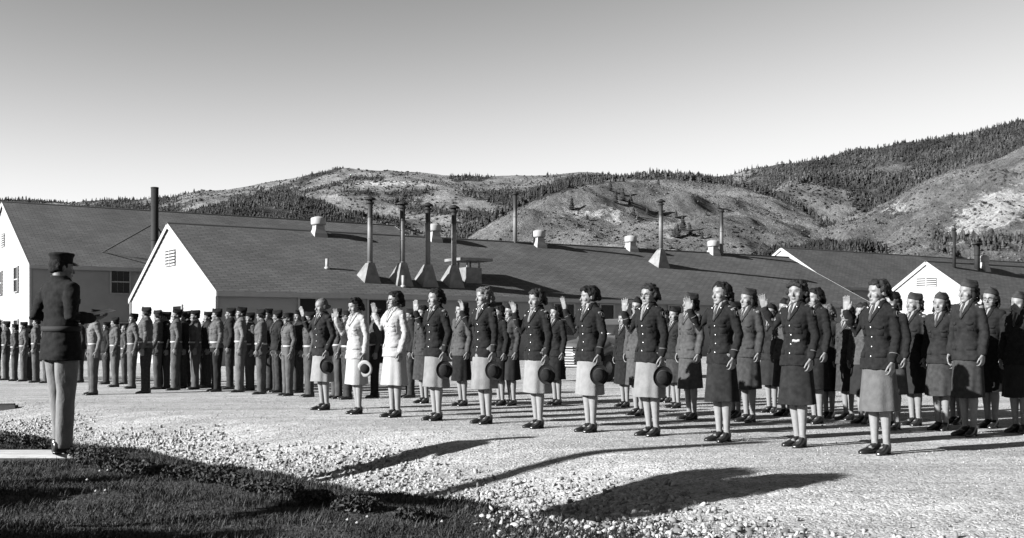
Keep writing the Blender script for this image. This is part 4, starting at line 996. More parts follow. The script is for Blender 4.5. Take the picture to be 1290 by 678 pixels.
def hill(name, crest, basedist, amp, fs, m, wood, scree, seed, ntree, th, curve=.9, nx=420, ny=110, treemask=None, px0=None, px1=None):
    """crest: list of (px, py, distance)"""
    x0, x1 = crest[0][0], crest[-1][0]; pxs = np.linspace(x0, x1, nx); cy = interp(pxs, crest, 1); cd = interp(pxs, crest, 2)
    t = np.concatenate([np.linspace(0, 1, ny), 1 + np.linspace(.03, .5, 14)])
    PXX, T = np.meshgrid(pxs, t); CY, CDD = np.meshgrid(cy, t)[0], np.meshgrid(cd, t)[0]
    Y = basedist + (CDD - basedist) * T; X = (PXX - CX) / F * Y; Zc = (HY - CY) / F * CDD + CAMH + .6
    Tc = np.clip(T, 0, 1); prof = Tc ** curve
    Z = Zc * prof; Z = np.where(T > 1, Zc * (1 - (T - 1) * 1.6), Z) - 6 * (1 - Tc)
    n = fbm(X, Y, fs, seed, 5); gul = -np.abs(np.sin(X * fs * 1.3 + 2 * np.sin(Y * fs * .5 + seed)))
    env = np.sin(np.pi * np.clip(Tc * .96, 0, 1)) ** .8 + .04
    Z = Z + amp * env * (n * .6 + gul * .7)
    Zcrest_noise = fbm(X, Y, fs * 6, seed + 3, 3) * amp * .05; Z = Z + Zcrest_noise
    PY = HY - (Z - CAMH) / Y * F
    w = wood(PXX, PY, X, Y, Z); s = scree(PXX, PY, X, Y, Z)
    nyy, nxx = X.shape; me = bpy.data.meshes.new(name); N = nxx * nyy; me.vertices.add(N); me.vertices.foreach_set('co', np.stack([X, Y, Z], -1).astype(np.float32).ravel())
    i = np.arange(N).reshape(nyy, nxx); q = np.stack([i[:-1, :-1], i[:-1, 1:], i[1:, 1:], i[1:, :-1]], -1).reshape(-1, 4)
    me.loops.add(q.size); me.polygons.add(len(q)); me.loops.foreach_set('vertex_index', q.ravel().astype(np.int32)); me.polygons.foreach_set('loop_start', (np.arange(len(q)) * 4).astype(np.int32)); me.polygons.foreach_set('use_smooth', np.ones(len(q), bool)); me.update(calc_edges=True); me.validate()
    for nm, val in (('wood', w), ('scree', s)): a = me.attributes.new(nm, 'FLOAT', 'POINT'); a.data.foreach_set('value', val.astype(np.float32).ravel())
    tag(link('hill', me, m), kind='structure')
    HILLS[name] = (pxs, t, X, Y, Z, PY)
    if ntree:
        rs = np.random.RandomState(seed + 20); wt = (w[:-1, :-1] * (T[:-1, :-1] <= 1.0) * (PY[:-1, :-1] < 335) * (PXX[:-1, :-1] > -20) * (PXX[:-1, :-1] < 1310))
        # area weight as seen
        ar = np.abs(np.diff(Y, axis=0)[:, :-1]) * np.abs(np.diff(X, axis=1)[:-1]) ; vis = np.abs(np.diff(PY, axis=0)[:, :-1]) + .15
        wt = np.clip(wt - .35, 0, 1) * vis; wt = wt.ravel() / wt.sum(); idx = rs.choice(len(wt), ntree, p=wt); a, b = np.divmod(idx, nxx - 1); u_, v_ = rs.rand(ntree), rs.rand(ntree)
        def bil(A): return (A[a, b] * (1 - u_) + A[a, b + 1] * u_) * (1 - v_) + (A[a + 1, b] * (1 - u_) + A[a + 1, b + 1] * u_) * v_
        pos = np.stack([bil(X), bil(Y), bil(Z) - .5], -1); h = th * rs.uniform(.45, 1.25, ntree) ** 1.2
        mm, nb, nf = inst_mesh('forest', CV, CF, pos, np.stack([h * rs.uniform(.9, 1.9, ntree)] * 2 + [h], -1), rotz_np(rs.uniform(0, 6.28, ntree)), rs.uniform(.72, 1.28, (ntree, len(CV), 1)) * np.array([[1.0]])); attr_inst(mm, 'tone', rs.uniform(.4, 1.8, ntree), nb)
        tag(link('forest', mm, M['conifer']), kind='stuff')
def gs(v, c, s): return np.exp(-((v - c) / s) ** 2)
Z0 = lambda px, py, X, Y, Z: np.zeros_like(X)
# far central mountain
H1 = [(-60, 253, 3400), (0, 253.5, 3400), (42, 252, 3400), (88, 253.5, 3400), (147, 250, 3400), (193, 250.5, 3400), (222, 249.5, 3400), (248, 242.5, 3400), (286, 238.5, 3400), (346, 226.5, 3400), (380, 219, 3400), (406, 213.5, 3400), (427, 209.5, 3400), (450, 211, 3400), (491, 212, 3400), (559, 218, 3400), (619, 221, 3400), (674, 219, 3400), (740, 216, 3400), (800, 221, 3400), (900, 224, 3400)]
def wood1(px, py, X, Y, Z):
    n = fbm(X, Y * .5, .013, 4, 5)
    left = (1 - npsmooth(140, 240, px)) * .95
    bands = np.clip(.60 * gs(py, 243, 5) * npsmooth(300, 380, px) + .5 * gs(py, 226, 4) * npsmooth(380, 460, px) * (1 - npsmooth(600, 640, px)) + .5 * npsmooth(560, 660, px) + .55 * gs(px, 260, 50) * gs(py, 252, 8) - .1, 0, 1)
    return np.clip(left + bands * .8 + n * .75 + .08, 0, 1)
def scree1(px, py, X, Y, Z): return np.clip(.75 * gs(py, 231, 5) * gs(px, 470, 70) + .3 * gs(py, 250, 14) * gs(px, 540, 70) + .5 * gs(px, 330, 28) * gs(py, 238, 6), 0, 1)
hill('far', H1, 1500, 40, .004, hill_mat('far_hill', .075, .18, .012), wood1, scree1, 1, 14000, 9.5, .85, 520, 120)
# dark wooded foothill at the left middle
H2 = [(150, 300, 1100), (185, 274, 1150), (222, 268, 1200), (260, 258, 1200), (295, 250, 1200), (333, 242.5, 1250), (376, 243.5, 1250), (414, 257, 1200), (440, 270, 1150), (465, 282, 1100), (500, 300, 1000), (540, 340, 900)]
hill('foot', H2, 600, 12, .012, hill_mat('wooded_foothill', .03, .06, .012), lambda px, py, X, Y, Z: np.clip(.78 + .35 * fbm(X, Y, .02, 2, 3), 0, 1), Z0, 2, 11000, 4.6, .9, 260, 60)
# forested ridge on the right
H5 = [(560, 330, 1500), (620, 285, 1600), (660, 248, 1700), (690, 233, 1800), (730, 223, 1900), (790, 219, 2000), (835, 214.5, 2000), (870, 212, 2000), (905, 208, 2000), (960, 199.5, 2000), (1000, 197, 2000), (1060, 192, 2000), (1100, 187, 2000), (1150, 179, 1950), (1200, 170.5, 1900), (1250, 162, 1850), (1290, 154, 1800), (1360, 143, 1800)]
def wood5(px, py, X, Y, Z):
    n = fbm(X, Y, .012, 6, 4); light = .75 * gs(px, 1010, 90) * gs(py, 268, 20) + .5 * gs(px, 1110, 60) * gs(py, 212, 7) + .35 * gs(px, 1060, 80) * gs(py, 240, 12)
    return np.clip(.92 - light + n * .3, 0, 1)
hill('ridge', H5, 1150, 55, .005, hill_mat('forest_ridge', .06, .13, .006), wood5, Z0, 5, 26000, 7.0, .85, 420, 130)
# pale knoll with scattered conifers
H4 = [(520, 345, 560), (560, 312, 640), (590, 293, 700), (625, 270, 760), (655, 252, 820), (690, 238, 880), (740, 227, 920), (800, 221, 950), (850, 221, 950), (900, 226, 940), (940, 232, 900), (975, 244, 860), (1010, 262, 800), (1050, 285, 720), (1100, 318, 620), (1140, 345, 560)]
def wood4(px, py, X, Y, Z):
    line = np.interp(px, [560, 590, 640, 690, 740], [330, 302, 268, 246, 232]); left = npsmooth(-3, 4, line - py + 0 * px) * (px < 760)
    rim = npsmooth(-9, -3, np.interp(px, [p[0] for p in H4], [p[1] for p in H4]) - py) * npsmooth(640, 700, px)
    strip = gs(py - np.interp(px, [760, 800, 850], [240, 262, 300]), 0, 7) * gs(px, 800, 50) * .35
    return np.clip(.9 * left + .75 * rim + .3 * fbm(X, Y, .02, 3, 3) - .05, 0, 1)
def scree4(px, py, X, Y, Z): return np.clip(.62 * gs(py, 268, 12) * gs(px, 735, 60) + .4 * gs(px, 775, 8) * (py > 255) + .45 * gs(px, 845, 14) * (py > 265), 0, 1)
hill('knoll', H4, 330, 15, .018, hill_mat('pale_knoll', .08, .185, .03), wood4, scree4, 4, 2400, 5.0, .8, 360, 110)
# near right slope with cliffs
H6 = [(900, 345, 420), (930, 325, 460), (960, 306, 520), (1000, 295, 580), (1050, 285, 650), (1096, 265, 700), (1157, 233, 780), (1199, 217, 820), (1222, 210, 830), (1257, 196, 850), (1290, 189, 860), (1370, 168, 860)]
def wood6(px, py, X, Y, Z):
    cy = np.interp(px, [p[0] for p in H6], [p[1] for p in H6]); low = .6 * npsmooth(8, 30, py - cy) * (1 - npsmooth(1040, 1120, px)) + .55 * gs(py, 310, 16) * npsmooth(1130, 1200, px)
    return np.clip(.55 * gs(py - cy, 0, 4) * gs(px, 1150, 60) + low + .38 * fbm(X, Y, .025, 8, 4) - .02, 0, 1)
def scree6(px, py, X, Y, Z): return np.clip(1.1 * gs(px - 1255, (py - 262) * -.9, 45) * gs(py, 265, 30) + .6 * gs(px, 1130, 26) * gs(py, 262, 12) + .45 * gs(px, 1205, 25) * gs(py, 300, 14), 0, 1)
hill('slope', H6, 300, 17, .024, hill_mat('bare_slope', .07, .17, .03), wood6, scree6, 6, 5000, 3.2, .8, 300, 110)
# low scrub dotting the open slopes
def scrub(hname, n, r0, r1, pxa, pxb, seed):
    pxs, t, X, Y, Z, PY = HILLS[hname]; rs = np.random.RandomState(seed); k = len(t) - 14
    c = np.where((pxs > pxa) & (pxs < pxb))[0]; ci = rs.choice(c[:-1], n * 3); ri = rs.randint(2, k - 1, n * 3); keep = (PY[ri, ci] < 338) & (fbm(X[ri, ci], Y[ri, ci], .03, seed, 3) + rs.normal(0, .5, n * 3) > .1); ci, ri = ci[keep][:n], ri[keep][:n]; m_ = len(ci); a, b = rs.rand(m_), rs.rand(m_)
    def bl(A): return (A[ri, ci] * (1 - a) + A[ri, ci + 1] * a) * (1 - b) + (A[ri + 1, ci] * (1 - a) + A[ri + 1, ci + 1] * a) * b
    r = r0 + (r1 - r0) * rs.rand(m_) ** 2
    mm, nb, nf = inst_mesh('scrub', IV, IF, np.stack([bl(X), bl(Y), bl(Z) + r * .25], -1), np.stack([r * rs.uniform(.8, 1.5, m_), r * rs.uniform(.8, 1.3, m_), r * rs.uniform(.6, 1.1, m_)], -1), rotz_np(rs.uniform(0, 6, m_)), rs.uniform(.65, 1.25, (m_, 12, 1))); attr_inst(mm, 'tone', rs.uniform(.7, 2.6, m_), nb)
    tag(link('scrub', mm, M['conifer']), kind='stuff')
scrub('knoll', 6500, .22, .95, 570, 1110, 61); scrub('slope', 8500, .18, .85, 930, 1330, 62); scrub('far', 10000, 1.2, 4.5, 0, 800, 63); scrub('ridge', 6000, .9, 2.6, 700, 1330, 64)
# single conifers on the knoll
def hill_point(name, px, py):
    pxs, t, X, Y, Z, PY = HILLS[name]; c = int(np.argmin(np.abs(pxs - px))); col = PY[:len(t) - 14, c]; r = int(np.argmin(np.abs(col - py))); return Vector((X[r, c], Y[r, c], Z[r, c]))
tv, tf = conifer(9, 6); tm_ = MB(); tm_.add(tv, tf); crown_me = tm_.mesh('crown', False); a = crown_me.attributes.new('tone', 'FLOAT', 'POINT'); a.data.foreach_set('value', np.ones(len(tv), np.float32))
trunk_me = MB().lathe([(.022, -.04), (.015, .2)], 7).mesh('trunk')
single = [(687, 272, 12), (721, 264, 15), (768, 241, 13), (745, 250, 11), (775, 256, 14), (785, 255, 16), (795, 258, 13), (815, 268, 9), (798, 273, 12), (833, 270, 13), (852, 272, 10), (864, 255, 8), (853, 297, 17), (860, 292, 18), (868, 296, 15), (849, 301, 12), (884, 300, 9), (830, 236, 11), (890, 272, 7), (740, 278, 8), (700, 250, 10), (710, 247, 11), (905, 262, 7)]
rs_ = random.Random(4); proto = None
for i, (px, py, hp) in enumerate(single):
    p = hill_point('knoll', px, py); h = hp * p.y / F * 1.15
    if proto is None:
        o = bpy.data.objects.new('conifer', None); COL.objects.link(o); link('crown', crown_me, M['conifer'], o); link('trunk', trunk_me, M['bark'], o); proto = o
        tag(o, 'dark conifer standing singly on the pale knoll above the long roof', 'tree', 'lone conifers on the pale knoll')
    else:
        o = proto.copy(); COL.objects.link(o)
        for ch in proto.children: c = ch.copy(); COL.objects.link(c); c.parent = o
    o.location = p; o.scale = (h * 1.5, h * 1.5, h); o.rotation_euler = (0, 0, rs_.uniform(0, 6))

# the other sides of the valley, behind and beside the camera
angs = np.radians(np.linspace(128, 412, 120)); ts = np.linspace(0, 1.3, 16); vs = []; fs = []
for j, t_ in enumerate(ts):
    for i_, a_ in enumerate(angs):
        dd = 900 + 1300 * t_; el = 285 + 45 * math.sin(a_ * 5) + 25 * math.sin(a_ * 13 + 1); edge_ = min(1, (a_ - angs[0]) * 3, (angs[-1] - a_) * 3)
        zz_ = el * edge_ * (min(t_, 1) ** .9 - max(0, t_ - 1) * 1.5) + 12 * math.sin(a_ * 31 + j) * min(1, t_) - 6; vs.append((dd * math.cos(a_), dd * math.sin(a_), zz_))
n_ = len(angs)
for j in range(len(ts) - 1):
    for i_ in range(n_ - 1): fs.append((j * n_ + i_, j * n_ + i_ + 1, (j + 1) * n_ + i_ + 1, (j + 1) * n_ + i_))
vm = MB().add(vs, fs).mesh('hill'); 
tag(link('hill', vm, hill_mat('valley_side', .04, .09, .008)), kind='structure')

# ------------------------------------------------------------------ shadow casters outside the frame: inferred pole, added tree and shrubs
e = empty('timber_pole', (-9.5, 5.32, -.1), label='tall weathered timber pole standing in the grass left of the step', cat='pole')
b = MB(); b.tube([(0, 0, 0), (0, 0, 5.45)], [.135, .115], 14, roundends=False); link('shaft', b.mesh('shaft'), M['old_wood'], e)
e = empty('young_tree', (-4.05, 5.75, 0), label='young round crowned tree with a slim trunk in the grass beside the road', cat='tree')  # unseen tree added to cast the broad foreground shadow
b = MB(); b.tube([(0, 0, -.1), (.02, 0, 1.0), (0, .03, 1.9), (.03, 0, 2.6)], [.05, .042, .032, .02], 10)
for a in range(5): b.tube([(0, .02, 1.7 + a * .12), (.4 * math.cos(a * 2.2), .4 * math.sin(a * 2.2), 2.15 + a * .1)], [.02, .008], 6)
link('trunk', b.mesh('trunk'), M['bark'], e)
cm = leaf_mesh('crown', [((0, 0, 1.9), (.48, .62, .58), .5), ((0, .05, 1.3), (.22, .34, .34), .08), ((.1, -.28, 2.55), (.36, .30, .36), .25), ((-.05, .32, 2.28), (.40, .34, .42), .25)], 7000, .055, 8)
link('crown', cm, M['leaf'], e)
for i, (x, y, r, hgt) in enumerate([(-5.4, 6.6, .8, .80), (-4.5, 4.7, 1.0, 1.15), (-6.2, 8.1, .6, .55), (-3.9, 3.7, 1.0, 1.2)]):  # shrubs added out of view to shade the near grass
    e = empty('shrub', (x, y, ground(x, y)), label=['dense dark shrub beyond the left edge near the step', 'dense dark shrub beside the slim young tree', 'low spreading shrub closest to the timber step', 'broad dark shrub nearest the camera'][i], cat='shrub', group='shrubs in the grass')
    link('foliage', leaf_mesh('foliage', [((0, 0, hgt * .5), (r, r * .8, hgt * .5), .7), ((.2, .1, hgt * .75), (r * .6, r * .5, hgt * .35), .3)], 5200, .04, 30 + i), M['leaf'], e)
    b = MB(); [b.tube([(0, 0, -.05), (.2 * math.cos(k), .2 * math.sin(k), hgt * .5)], [.02, .01], 6) for k in range(5)]; link('stems', b.mesh('stems'), M['bark'], e)
# ------------------------------------------------------------------ parked car behind the women
def build_car(loc, facing):
    e = empty('parked_car', loc, R(facing) + math.pi / 2, label='rounded dark 1940s style sedan parked behind the women at the centre', cat='car')
    paint = mat('car_paint', .07, .3, .1, 2, spec=.5); chrome = mat('chrome', .22, .45, metal=.6); rub = mat('rubber', .015, .8); gl = mat('car_glass', .03, .1, spec=.7)
    b = MB()
    # local: front is -Y.  hull sections along y
    S = [(-2.20, .30, .45, .75), (-2.05, .36, .40, .98), (-1.6, .42, .38, 1.06), (-1.0, .55, .36, 1.10), (-.7, .76, .34, 1.12), (0, .80, .32, 1.12), (.8, .80, .32, 1.12), (1.4, .76, .34, 1.10), (2.0, .60, .40, .98), (2.35, .38, .48, .75)]
    rs = []
    for y, w, z0, z1 in S:
        zc = (z0 + z1) / 2; h = (z1 - z0) / 2; rs.append([Vector((w * math.copysign(abs(math.cos(a)) ** .6, math.cos(a)), y, zc + h * math.copysign(abs(math.sin(a)) ** .6, math.sin(a)))) for a in [2 * math.pi * i / 28 for i in range(28)]])
    b.rings(rs)
    C = [(-.72, .55, 1.08), (-.45, .60, 1.36), (-.1, .62, 1.55), (.4, .62, 1.60), (.9, .60, 1.55), (1.4, .55, 1.36), (1.9, .42, 1.02)]
    rs = []
    for y, w, z1 in C:
        z0 = .9; zc = (z0 + z1) / 2; h = max(.04, (z1 - z0) / 2); rs.append([Vector((w * 1.12 * math.copysign(abs(math.cos(a)) ** .55, math.cos(a)), y, zc + h * math.copysign(abs(math.sin(a)) ** .6, math.sin(a)))) for a in [2 * math.pi * i / 28 for i in range(28)]])
    b.rings(rs)
    for sx in (-1, 1):
        b.tube([(sx * .66, -2.12, .42), (sx * .68, -1.95, .72), (sx * .70, -1.5, .86), (sx * .72, -1.05, .72), (sx * .72, -.7, .45)], [(.13, .10), (.19, .17), (.20, .20), (.18, .17), (.12, .08)], 14)
        b.tube([(sx * .70, .95, .45), (sx * .72, 1.25, .72), (sx * .72, 1.6, .80), (sx * .68, 2.05, .62), (sx * .62, 2.3, .42)], [(.12, .08), (.17, .15), (.18, .18), (.16, .14), (.10, .08)], 14)
        b.box((sx * .80, .1, .33), (.18, 1.9, .05))
    body = link('body', remesh(b, .035, 'body', 3), paint, e)
    for sx in (-1, 1):
        for y in (-1.50, 1.52):
            w = link('wheel', MB().lathe([(.20, -.09), (.33, -.09), (.355, -.05), (.355, .05), (.33, .09), (.20, .09)], 24, M=Matrix.Rotation(math.pi / 2, 4, 'Y')).mesh('wheel'), rub, e, loc=(sx * .72, y, .35))
            link('hubcap', MB().lathe([(.20, -.06), (.18, .075), (.10, .10), (.01, .105)], 20, M=Matrix.Rotation(math.pi / 2 * sx, 4, 'Y')).mesh('hubcap'), chrome, w, loc=(sx * .012, 0, 0))
        h = link('headlight', MB().lathe([(.03, .22), (.08, .15), (.115, .02), (.12, -.02), (.11, -.03)], 18, M=Matrix.Rotation(-math.pi / 2, 4, 'X')).mesh('headlight'), paint, e, loc=(sx * .60, -2.02, .84))
        lens = MB(); lens.ell((0, 0, 0), (.108, .035, .108), n=16, m=9); link('lens', lens.mesh('lens'), mat('lens', .5, .1, spec=.8), h, loc=(0, -.03, 0))
        bvh = BVHTree.FromPolygons([v.co.copy() for v in body.data.vertices], [tuple(p.vertices) for p in body.data.polygons])
    def win(nm, pts, axis, off=.012):
        mb = MB(); A = []; B = []
        for r in pts:
            ra = []
            for q in r:
                o, d = q; h = bvh.ray_cast(Vector(o), Vector(d), 5)[0]
                ra.append((h if h else Vector(o)) - Vector(d) * off)
            A.append(ra); B.append([p + Vector(axis) * .02 for p in ra])
        mb.gridsolid(A, B); me = mb.mesh(nm); fixnormals(me); link(nm, me, gl, e)
    for sx in (-1, 1):
        for y0, y1 in ((-.42, .22), (.32, .95)):
            win('side_window', [[((sx * 2, lerp(y0, y1, k / 4), lerp(1.14, 1.44, j / 3)), (-sx, 0, 0)) for k in range(5)] for j in range(4)], (-sx, 0, 0))
        win('windscreen', [[((sx * lerp(.03, .48, k / 4), -3, lerp(1.16, 1.44, j / 3)), (0, 1, 0)) for k in range(5)] for j in range(4)], (0, 1, 0))
    mb = MB()
    for k in range(7): mb.box((0, -2.22 + .004 * k, .48 + k * .065), (.50 - .02 * k, .05, .022))
    link('grille', mb.mesh('grille', False), chrome, e)
    for y, nm in ((-2.38, 'bumper'), (2.48, 'bumper')):
        s = -1 if y < 0 else 1; mb = MB(); mb.tube([(-.82, y - s * .14, .42), (-.5, y - s * .02, .42), (0, y, .42), (.5, y - s * .02, .42), (.82, y - s * .14, .42)], [(.035, .06)] * 5, 10, ref=(0, 0, 1)); link(nm, mb.mesh(nm), chrome, e)
build_car(pix_ground(768, 478), 236)

# ------------------------------------------------------------------ persons
WOMAN = dict(sex='f', neckz=1.415, shx=.140, shz=1.355, right=((-.215, -.06, 1.155), (-.255, -.175, 1.350)), left=((.190, .025, 1.095), (.196, -.03, .868)),
    right_hand=((-.02, -.12, 1), (.05, -1, 0), (1, -.1, 0), .10, 3), left_hand=((0, -.06, -1), (-1, 0, 0), (0, -1, 0), .42, 1), footr=(-.048, .02), footl=(.048, .02))
MAN = dict(sex='m', neckz=1.500, shx=.185, shz=1.432, right=((-.235, .04, 1.16), (-.232, -.035, .905)), left=((.235, .04, 1.16), (.232, -.035, .905)),
    right_hand=((0, -.06, -1), (1, 0, 0), (0, -1, 0), .35, 1), left_hand=((0, -.06, -1), (-1, 0, 0), (0, -1, 0), .35, 1), footr=(-.095, .0), footl=(.095, .0))
crown_m, brim_m, band_m = hat_meshes()
def held_hat(Mw, J, label, light=False, low=.10, yaw=0):
    w = J[1][2]; p = Mw @ (w + Vector((.02, -.015, -low - .125)))
    e = empty('service_hat', p, label=label, cat='hat', group='hats held by the front row of women')
    # crown turned away from the leg towards the viewer side, brim hanging vertical
    q = Mw.to_3x3().normalized() @ (Matrix.Rotation(R(yaw), 3, 'Z') @ Vector((.60, -.72, -.18)))
    e.scale = (.88, .88, .88); e.rotation_mode = 'QUATERNION'; e.rotation_quaternion = q.to_track_quat('Z', 'Y')
    if light: e.rotation_quaternion = (-q).to_track_quat('Z', 'Y')
    for nm, me, m in (('crown', crown_m, 'felt'), ('brim', brim_m, 'band' if light else 'felt'), ('hat_band', band_m, 'felt' if light else 'grey_hat')):
        link(nm, me, M[m], e, override=True)
    if light:
        b = MB(); b.lathe([(.001, .004), (.078, .004), (.078, -.001), (.001, -.001)], 24); link('lining', b.mesh('lining'), M['felt'], e)

FRONT = [
 # px, foot y, top y, facing, pose changes, materials, hat, label
 (406, 516.5, 373, 226, dict(yaw=-8, pitch=9, hair='straight', right=((-.225, -.07, 1.16), (-.245, -.15, 1.345)), leg=1.2), dict(hair='hair_fair', jacket='wool_dark2'), 'd', 'bareheaded woman with smooth fair hair and lowered eyes, front row nearest the soldiers'),
 (449, 521.5, 372.5, 225, dict(yaw=-6, pitch=13, hair='curly', right=((-.225, -.08, 1.16), (-.235, -.17, 1.345)), jackethem=.78), dict(jacket='white_cloth', skirt='white_cloth', braid='white_cloth', patch='white_cloth', tie='shirt', skin='skin', button='brass'), 'l', 'dark haired woman in white suit looking down, hat with pale brim in her hand'),
 (497, 525.5, 363.5, 224, dict(yaw=-10, pitch=-1, hair='curly', glasses=True, flare=.21, jackethem=.79), dict(jacket='white_cloth', skirt='white_cloth', braid='white_cloth', patch='white_cloth', tie='shirt', leg=1.3), None, 'dark haired woman in white suit and glasses, no hat in her hand'),
 (549, 529.5, 361, 223, dict(yaw=-8, pitch=2, hair='bob'), dict(skirt='cloth_light2'), 'd', 'dark curly haired woman in dark jacket and pale skirt right of the two white suits'),
 (610, 533.5, 355.5, 222, dict(yaw=-14, pitch=2, hair='curly'), dict(hair='hair_fair', skirt='cloth_light2', tie='tie_light'), 'd', 'fair curly haired woman in dark jacket and pale skirt with round shoulder patch'),
 (676, 539, 361, 221, dict(yaw=-2, pitch=8, roll=5, hair='curly', flare=.2), dict(hair='hair_brown', tie='tie_light'), 'd', 'smiling dark haired woman with tilted head, dark jacket and pale skirt, hat in hand'),
 (743, 544, 357, 220, dict(yaw=-22, pitch=2, hair='upswept'), dict(), 'd', 'woman with dark hair swept up over her forehead in front of the parked car'),
 (818, 549, 354.5, 219, dict(yaw=4, pitch=0, hair='curly', glasses=True), dict(hair='hair_brown', skirt='cloth_light2', tie='tie_light'), 'd', 'bareheaded woman in glasses and dark jacket with pale skirt, hat hanging from her hand'),
 (909, 556, 352, 218, dict(yaw=-8, pitch=0, hair='bob', flare=.205, right=((-.235, -.07, 1.16), (-.285, -.155, 1.355)), hem=.415), dict(skirt='wool_dark2', leg=1.3), None, 'bareheaded woman in all dark jacket and plain dark skirt without a belt'),
 (1004, 562.5, 349, 217, dict(yaw=10, pitch=0, hair='bangs', waistthing=True, flare=.215, right=((-.235, -.06, 1.16), (-.285, -.15, 1.355)), hem=.42), dict(skirt='wool_dark2', hair='hair_brown'), None, 'woman in dark suit with a bright buckle at her waist and rolled dark hair'),
 (1107, 572, 348, 214, dict(yaw=-14, pitch=3, hair='curly', flare=.21, girth=1.05, hem=.41), dict(skirt='cloth_greyskirt', hair='hair_brown'), None, 'bareheaded curly haired woman in dark jacket and grey skirt, nearest at the right'),
]
for i, (px, fy, ty, fac, pc, mats, hat, label) in enumerate(FRONT):
    P = dict(WOMAN); P.update(pc); P['leg'] = 1.25; rf = random.Random(50 + i); q = rf.uniform
    e_, w_ = P['right']; P['right'] = ((e_[0] + q(-.03, .03), e_[1] + q(-.03, .03), e_[2] + q(-.03, .025)), (w_[0] + q(-.03, .035), w_[1] + q(-.05, .05), w_[2] + q(-.02, .025)))
    P['right_hand'] = ((q(-.22, .15), q(-.3, .05), 1), (q(-.3, .4), -1, 0), (1, -.1, 0), q(.03, .22), q(1, 6))
    P['left'] = ((.190 + q(-.008, .018), .025 + q(-.03, .03), 1.095), (.196 + q(-.012, .012), -.03 + q(-.04, .03), .868 + q(-.01, .01)))
    P['footr'] = (-.048 + q(-.015, .008), .02 + q(-.03, .03)); P['footl'] = (.048 + q(-.008, .015), .02 + q(-.03, .03)); P['girth'] = P.get('girth', 1) * q(.94, 1.06); P['yaw'] = P.get('yaw', 0) + q(-5, 5); P['roll'] = P.get('roll', 0) + q(-4, 4)
    var = woman_variant(P, 100 + i, .0062, True)
    mats = dict(mats); mats.pop('leg', None)
    loc = pix_ground(px, fy); h = (fy - ty) * loc.y / F; sc = max(.93, min(1.06, h / 1.672))
    o, Mw, J = spawn(var, px, fy, fac, mats, label, 'women of the front row with raised right hands', sc)
    if hat: held_hat(Mw, J, ['', ''][0] + {0: 'dark hat held by the fair smooth haired woman at the left of the row', 1: 'hat with broad pale brim held by the woman in white', 3: 'dark hat held beside the pale skirt right of the white suits', 4: 'dark hat held by the fair curly haired woman', 5: 'dark hat held by the smiling woman', 6: 'dark hat held in front of the parked car', 7: 'dark hat held by the bareheaded woman in glasses'}[i], hat == 'l', yaw=[0, 0, 0, 8, 0, -6, 5, 10][i])

# standing women of the ranks behind: five shared figures
SV = []
for k, (hair, cap, yaw, pitch, hem, fl_, gl) in enumerate([('capwoman', True, -6, 0, .41, .185, False), ('capwoman', True, 4, 3, .42, .20, False), ('curly', False, 0, 2, .42, .19, False), ('capwoman', True, 12, -1, .43, .195, True), ('curly', False, -6, 6, .40, .18, False)]):
    P = dict(WOMAN); P.update(hair=hair, cap=cap, yaw=yaw, pitch=pitch, hem=hem, flare=fl_, glasses=gl, leg=1.15)
    P['right'] = ((-.190, .03, 1.095), (-.194, -.03, .868)); P['right_hand'] = ((0, -.06, -1), (1, 0, 0), (0, -1, 0), .40, 1)
    SV.append(woman_variant(P, 200 + k, .0085, False))
